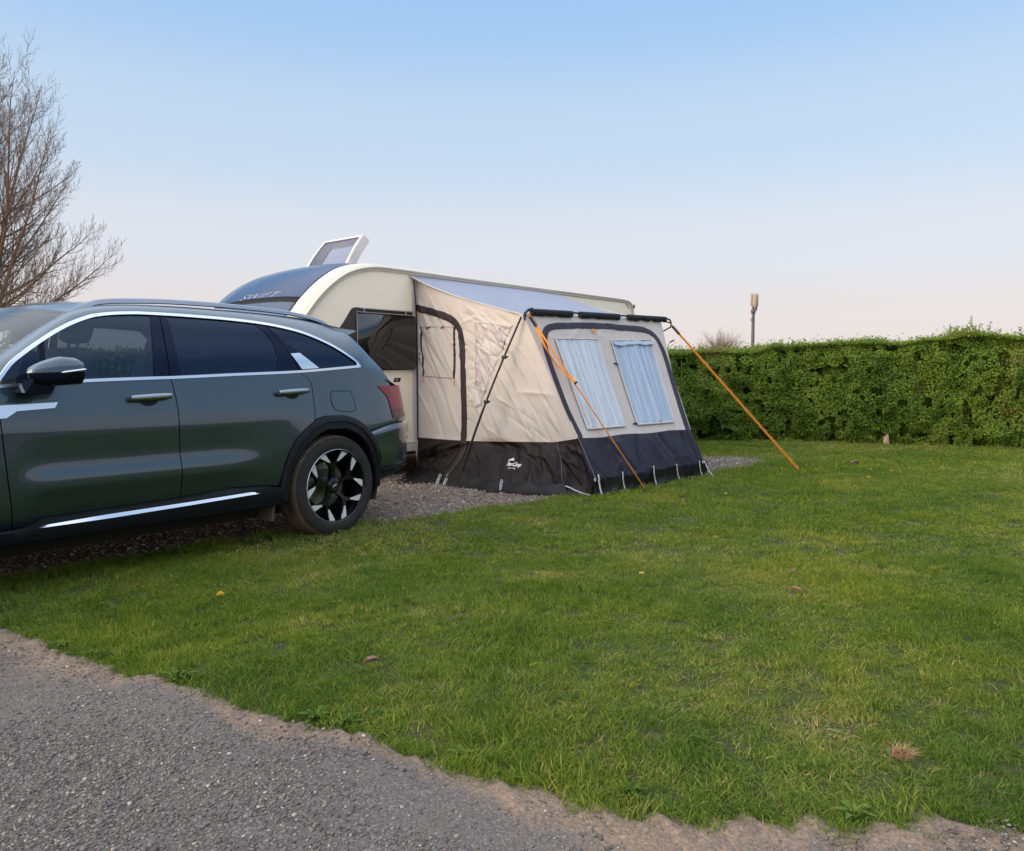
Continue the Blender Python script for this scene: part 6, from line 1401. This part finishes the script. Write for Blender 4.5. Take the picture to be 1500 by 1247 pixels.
# ================================================================ BARE TREES
BARK = simple('warm_brown_bark', (0.25, 0.155, 0.095), 0.9, 0, 0.3, 7, 0.4, 40)
TWIG = simple('grey_brown_twigs', (0.24, 0.17, 0.13), 0.9, 0, 0.25, 3)
class Tubes:
    def __init__(s): s.V, s.F, s.n = [], [], 0
    def add(s, P, r, k):
        P = np.asarray(P); n = len(P); T = np.gradient(P, axis=0); T /= np.linalg.norm(T, axis=1)[:, None] + 1e-9
        ref = np.array([0.31, 0.95, 0.05]) if abs(T[0][1]) < 0.9 else np.array([1., 0, 0]); A = np.cross(T, ref); A /= np.linalg.norm(A, axis=1)[:, None] + 1e-9; B = np.cross(T, A)
        an = np.arange(k) * 2 * math.pi / k; V = P[:, None] + r[:, None, None] * (np.cos(an)[None, :, None] * A[:, None] + np.sin(an)[None, :, None] * B[:, None]); s.V.append(V.reshape(-1, 3))
        i, j = np.meshgrid(np.arange(n - 1), np.arange(k), indexing='ij'); i, j = i.ravel(), j.ravel(); j2 = (j + 1) % k
        s.F.append(np.stack([i * k + j, i * k + j2, (i + 1) * k + j2, (i + 1) * k + j], 1) + s.n); s.n += n * k
    def build(s, name, mat, parent): return np_mesh(name, np.concatenate(s.V), np.concatenate(s.F), mat, parent)
def grow(tb, r_, p, d, L, rad, lev, cfg):          # one limb, then its side shoots
    n = cfg['n'][lev]; P = [np.array(p, float)]; d = np.array(d, float); d /= np.linalg.norm(d); st = L / n
    for i in range(n):
        d = d + r_.normal(0, cfg['wob'][lev], 3) + np.array([0, 0, cfg['up'][lev]]) * (1.0 if i > 0 else 0.5); d /= np.linalg.norm(d); P.append(P[-1] + d * st)
    P = np.array(P); rr = rad * (1 - np.linspace(0, 1, n + 1) * cfg['tap'][lev]); tb[0 if lev < cfg['split'] else 1].add(P, rr, (8, 6, 4, 3, 3)[lev])
    if lev >= cfg['max']: return
    m = int(cfg['kids'][lev] * (0.8 + 0.4 * r_.uniform())); t0 = cfg['t0'][lev]; ang0 = r_.uniform(0, 6.28)
    for k in range(m):
        t = t0 + (1 - t0) * (k + r_.uniform(0, 0.8)) / m; t = min(t, 0.995); q = t * n; i = min(int(q), n - 1); f = q - i; b = P[i] * (1 - f) + P[i + 1] * f; dd = P[i + 1] - P[i]; dd /= np.linalg.norm(dd)
        ang0 += 2.4 + r_.normal(0, 0.4); a = math.radians(max(12, r_.normal(cfg['ang'][lev] * (1 + cfg.get('spread', 0) * (0.5 - t) * (lev == 0)), cfg['dang'][lev]))); s1 = np.cross(dd, [0.2, 0.3, 0.9]); s1 /= np.linalg.norm(s1); s2 = np.cross(dd, s1)
        nd = dd * math.cos(a) + (s1 * math.cos(ang0) + s2 * math.sin(ang0)) * math.sin(a)
        Lc = L * cfg['len'][lev] * (1 - cfg['fall'][lev] * t) * r_.uniform(0.75, 1.2); grow(tb, r_, b, nd, Lc, max(rr[i] * cfg['rr'][lev], 0.0048), lev + 1, cfg)
def bare_tree(name, loc, seed, label, trunk, cfg, extra=()):
    root = empty(name, loc); tag(root, label, 'tree'); r_ = np.random.default_rng(seed); tb = (Tubes(), Tubes())
    for p, d, L, rad, lev in trunk:
        if lev == 9: tb[0].add(np.array([np.array(p) + np.array(d) * L * t for t in np.linspace(0, 1, 6)]), rad * np.linspace(1.15, 0.7, 6), 10)
        else: grow(tb, r_, p, d, L, rad, lev, cfg)
    tb[0].build('trunk', BARK, root); tb[1].build('crown', TWIG, root); return root
cfg = dict(n=[10, 10, 8, 6, 4], wob=[0.035, 0.05, 0.08, 0.10, 0.12], up=[0.02, 0.045, 0.10, 0.14, 0.13], tap=[0.85, 0.90, 0.9, 0.85, 0.7], split=2, max=4, kids=[38, 22, 9, 5], t0=[0.145, 0.14, 0.12, 0.12], ang=[60, 36, 34, 32], dang=[7, 8, 10, 12], len=[0.51, 0.37, 0.40, 0.44], fall=[0.60, 0.55, 0.4, 0.3], rr=[0.36, 0.5, 0.55, 0.6], spread=0.5)
stems = [((0, 0, -0.2), (0.04, 0.02, 1), 9.3, 0.20, 0)]; rs_ = np.random.default_rng(12)      # a main stem with long upswept laterals, and a few secondary leaders
for az, tl_, z0, L_ in ((10, 15, 2.6, 7.4), (-20, 26, 2.0, 6.6), (35, 9, 3.4, 6.6), (170, 16, 2.4, 7.2), (200, 27, 2.1, 6.2), (95, 22, 2.5, 6.5), (265, 22, 2.5, 6.5)):
    a, b_ = math.radians(az), math.radians(tl_); stems.append(((0.04 * z0, 0.02 * z0, z0), (math.sin(b_) * math.cos(a), math.sin(b_) * math.sin(a), math.cos(b_)), L_, 0.075, 1))
big_ = bare_tree('bare_tree', (-14.7, 22.0, 0), 5, 'large leafless tree with upswept twigs rising behind the car', stems, cfg); big_.scale = (0.88, 0.88, 0.95)
cfg2 = dict(n=[6, 6, 6, 5, 4], wob=[0.04, 0.06, 0.08, 0.1, 0.1], up=[0.02, 0.05, 0.06, 0.07, 0.07], tap=[0.7, 0.85, 0.85, 0.8, 0.7], split=1, max=3, kids=[64, 13, 6, 0], t0=[0.30, 0.2, 0.2, 0.2], ang=[46, 22, 22, 22], dang=[16, 8, 8, 8], len=[1.15, 0.5, 0.45, 0.4], fall=[0.30, 0.4, 0.4, 0.3], rr=[0.35, 0.5, 0.6, 0.6])
tb_ = bare_tree('bare_tree', (23.9, 90.0, 0), 8, 'small round leafless tree showing above the hedge beside the mast', [((0, 0, 0.6), (0, 0, 1), 2.9, 0.22, 0)], cfg2); tb_.scale = (1.1, 1.1, 1.1)
# ================================================================ MAST AND STREET LAMP
MG = simple('weathered_grey_steel', (0.13, 0.105, 0.098), 0.6, 0.2, 0.1); ANT = simple('cream_antenna_shroud', (0.52, 0.40, 0.27), 0.5, 0, 0.1); ANT2 = simple('grey_antenna_shroud', (0.36, 0.35, 0.33), 0.5, 0, 0.1)
D_ = 110.0; k_ = D_ / 1153.0
mast = empty('phone_mast', ((1101.0 - 750) * k_, D_, 0)); tag(mast, 'slender phone mast with cream antenna panels standing behind the hedge', 'mast')
mb = MB(); mb.tube([(0, 0, 0), (0, 0, 5), (0, 0, 10.2)], [0.26, 0.24, 0.21], 12); recalc(mb.build('pole', [MG], mast))
mb = MB(); mb.tube([(0, 0, 9.9), (0, 0, 10.3), (0, 0, 10.9)], [0.22, 0.36, 0.16], 12); mb.tube([(0, 0, 10.8), (0, 0, 12.55)], 0.08, 8)
for a in (0.6, 2.7, 4.8): mb.tube([(0, 0, 10.9), (0.4 * math.cos(a), 0.4 * math.sin(a), 11.3)], 0.05, 6); mb.tube([(0, 0, 12.3), (0.4 * math.cos(a), 0.4 * math.sin(a), 12.3)], 0.04, 6)
mb.box((0.44, 0, 10.75), (0.16, 0.16, 0.75), 0, None, 0.03); mb.box((0.30, -0.1, 10.85), (0.12, 0.12, 0.5), 0, None, 0.03); recalc(mb.build('headframe', [MG], mast))
for (x, y, w_, m_) in ((-0.34, -0.22, 0.30, ANT), (0.02, -0.42, 0.40, ANT), (0.52, -0.05, 0.28, ANT2)):
    mb = MB(); mb.box((x, y, 11.85 if w_ != 0.28 else 11.9), (w_, 0.2, 1.75), 0, Matrix.Rotation(-x, 3, 'Z'), 0.06); mb.build('antenna', [m_], mast)
mb = MB(); mb.tube([(-0.1, -0.2, 9.6), (-0.32, -0.2, 9.4), (-0.36, -0.2, 8.9)], 0.05, 6); mb.lathe([(0.0, 0), (0.16, 0.02), (0.16, 0.10), (0, 0.1)], 14, 0, 'y', (-0.36, -0.3, 9.15)); mb.build('dish', [ANT2], mast)
k_ = 70 / 1153.0
lamp = empty('street_lamp', ((977.5 - 750) * k_, 70, 0)); tag(lamp, 'distant dark street lamp peeping above the hedge beside the orange strap', 'street lamp')
mb = MB(); mb.tube([(0, 0, 0), (0, 0, 2), (0, 0, 3.95), (0.10, 0, 4.18), (0.25, 0, 4.28)], [0.06, 0.05, 0.04, 0.035, 0.03], 8); mb.build('post', [MG], lamp)
mb = MB(); mb.box((0.36, 0, 4.36), (0.42, 0.20, 0.13), 0, Matrix.Rotation(-0.45, 3, 'Y'), 0.03); mb.build('lamp_head', [simple('dark_lamp_head', (0.05, 0.05, 0.055), 0.5)], lamp)

# ================================================================ SMALL THINGS IN THE GRASS
YEL = simple('dandelion_yellow', (0.78, 0.50, 0.02), 0.7, 0, 0.1); WEED = simple('broad_weed_leaf', (0.062, 0.110, 0.016), 0.85, 0, 0.3, 40, 0, 60, 0.12); WEED2 = simple('pale_weed_leaf', (0.10, 0.150, 0.026), 0.85, 0, 0.3, 40, 0, 60, 0.12)
def rosette(mb, n, L, w, seed, up=0.35):            # leaves in a ring
    r_ = np.random.default_rng(seed)
    for k in range(n):
        a = 6.28 * k / n + r_.normal(0, 0.25); l_ = L * r_.uniform(0.65, 1.15); u_ = up * r_.uniform(0.5, 1.5); ww = w * r_.uniform(0.8, 1.2); rows_ = []
        for t in np.linspace(0, 1, 6):
            rad = l_ * t; z = 0.004 + l_ * (u_ * t * (1.5 - t) ); c = np.array([rad * math.cos(a), rad * math.sin(a), z]); sd = np.array([-math.sin(a), math.cos(a), 0]) * ww * math.sin(math.pi * min(0.98, t * 0.86 + 0.10)) * (1 + 0.22 * math.sin(t * 17))
            rows_.append([c - sd, c + np.array([0, 0, -0.15 * ww]), c + sd])
        mb.grid(np.array(rows_))
DAND = [(-1.48, 3.93, 1.0, 'yellow dandelion nearest the car and the tarmac'), (0.73, 4.40, 0.8, 'lone dandelion in open grass beside the bare brown patch'), (4.46, 9.20, 1.0, 'farther from the strap of the two dandelions before the hedge'), (4.30, 9.40, 0.9, 'nearer to the strap of the two dandelions before the hedge'), (2.04, 7.47, 0.8, 'small dandelion below the foot of the far strap'), (3.89, 8.55, 1.1, 'dandelion standing alone in front of the pair near the hedge')]
for k, (x, y, s_, lab) in enumerate(DAND):
    d_ = empty('dandelion', (x, y, 0)); tag(d_, lab, 'flower', 'dandelions in the lawn'); d_.scale = (s_, s_, s_)
    mb = MB(); rosette(mb, 7, 0.075, 0.011, 40 + k, 0.25); mb.build('leaves', [WEED], d_)
    mb = MB(); mb.tube([(0, 0, 0), (0.002, 0, 0.03), (0.004, -0.004, 0.058)], 0.0022, 5); mb.build('stalk', [WEED2], d_)
    mb = MB(); r_ = np.random.default_rng(k)
    for ring, (rr_, zz_) in enumerate(((0.021, 0.058), (0.017, 0.063), (0.011, 0.067), (0.005, 0.069))):
        for q in range(16 - 3 * ring):
            a = 6.28 * q / (16 - 3 * ring) + r_.normal(0, 0.1); ca, sa = math.cos(a), math.sin(a); c = np.array([0.004, -0.004, zz_ - 0.004]); e = c + np.array([rr_ * ca, rr_ * sa, 0.004 + 0.003 * r_.uniform()]); sd = np.array([-sa, ca, 0]) * 0.0024
            mb.grid(np.array([[c - sd * 0.4, c + sd * 0.4], [e - sd, e + sd]]))
    mb.build('flower_head', [YEL], d_)
WE = [(-1.93, 3.30, .9), (-1.72, 3.17, 1.1), (-1.27, 2.93, 1.25), (-1.33, 2.98, .8), (-0.66, 2.57, 1.2), (-0.55, 2.55, 1.0), (-0.15, 2.32, .8), (0.33, 2.10, .9), (-0.45, 2.62, .7), (0.9, 2.0, .9)]
for k, (x, y, s_) in enumerate(WE):
    w_ = empty('weed', (x, y, 0.004)); tag(w_, 'low broad leaved green weed growing along the tarmac edge of the lawn', 'weed', 'weeds along the tarmac edge'); w_.scale = (s_,) * 3; w_.rotation_euler = (0, 0, k * 1.3)
    mb = MB(); rosette(mb, 11, 0.060, 0.0085, 60 + k, 0.45); rosette(mb, 9, 0.042, 0.007, 80 + k, 0.9); rosette(mb, 6, 0.03, 0.006, 95 + k, 1.3); mb.build('leaves', [WEED if k % 3 else WEED2], w_)
WG = []
for k, (x, y, s_) in enumerate(WG):
    w_ = empty('weed', (x, y, 0.012)); tag(w_, 'small grey green clover clump low in the open lawn grass', 'weed', 'clover clumps in the lawn'); w_.scale = (s_,) * 3
    mb = MB(); r_ = np.random.default_rng(300 + k)
    for q in range(34):
        c = np.array([r_.normal(0, 0.05), r_.normal(0, 0.035), r_.uniform(0.006, 0.028)])
        for l_ in range(3):
            a = r_.uniform(0, 0.8) + l_ * 2.09; e = c + np.array([math.cos(a), math.sin(a), 0.25]) * 0.013; sd = np.array([-math.sin(a), math.cos(a), 0]) * 0.008; mb.grid(np.array([[c - sd * .2, c + sd * .2], [(c + e) / 2 - sd, (c + e) / 2 + sd], [e - sd * .5, e + sd * .5]]))
    mb.build('leaves', [simple('clover_leaf', (0.050, 0.090, 0.040), 0.7, 0, 0.3, 30)] if k == 0 else [bpy.data.materials['clover_leaf']], w_)
# dry tuft, dead leaves
STRAW = simple('dry_straw', (0.36, 0.235, 0.125), 0.9, 0, 0.3, 30)
dt = empty('dry_grass_tuft', (1.165, 2.29, 0.02)); tag(dt, 'round tuft of dead straw coloured grass lying in the near lawn', 'grass tuft')
me = blade_clump(77, 260, 0.026, 0.03, 0.055, 0.0022, 0.9); me.materials.append(STRAW); o = bpy.data.objects.new('blades', me); COL.objects.link(o); o.parent = dt
DL = simple('dead_leaf_brown', (0.23, 0.145, 0.085), 0.8, 0, 0.3, 30)
for k, (x, y, rz, s_, lab) in enumerate(((4.35, 9.95, 0.3, 1.6, 'curled brown dead leaf on the lawn short of the hedge'), (1.61, 4.46, 1.2, 0.8, 'brown dead leaf in open grass, the farther of a close pair'), (1.48, 4.05, 2.4, 0.8, 'brown dead leaf in open grass, the nearer of a close pair'), (-0.55, 3.02, 0.5, 0.8, 'small brown dead leaf on grass near the tarmac'))):
    l_ = empty('dead_leaf', (x, y, 0.028), rz); tag(l_, lab, 'leaf', 'dead leaves on the lawn'); l_.scale = (s_,) * 3; mb = MB(); rows_ = []
    for t in np.linspace(0, 1, 8):
        w_ = 0.022 * math.sin(math.pi * (0.05 + 0.9 * t)); rows_.append([(0.085 * (t - 0.5), w_ * q, 0.012 + 0.018 * q * q + 0.012 * math.sin(3 * t)) for q in (-1, -0.5, 0, 0.5, 1)])
    mb.grid(np.array(rows_)); mb.build('leaf_blade', [DL], l_)
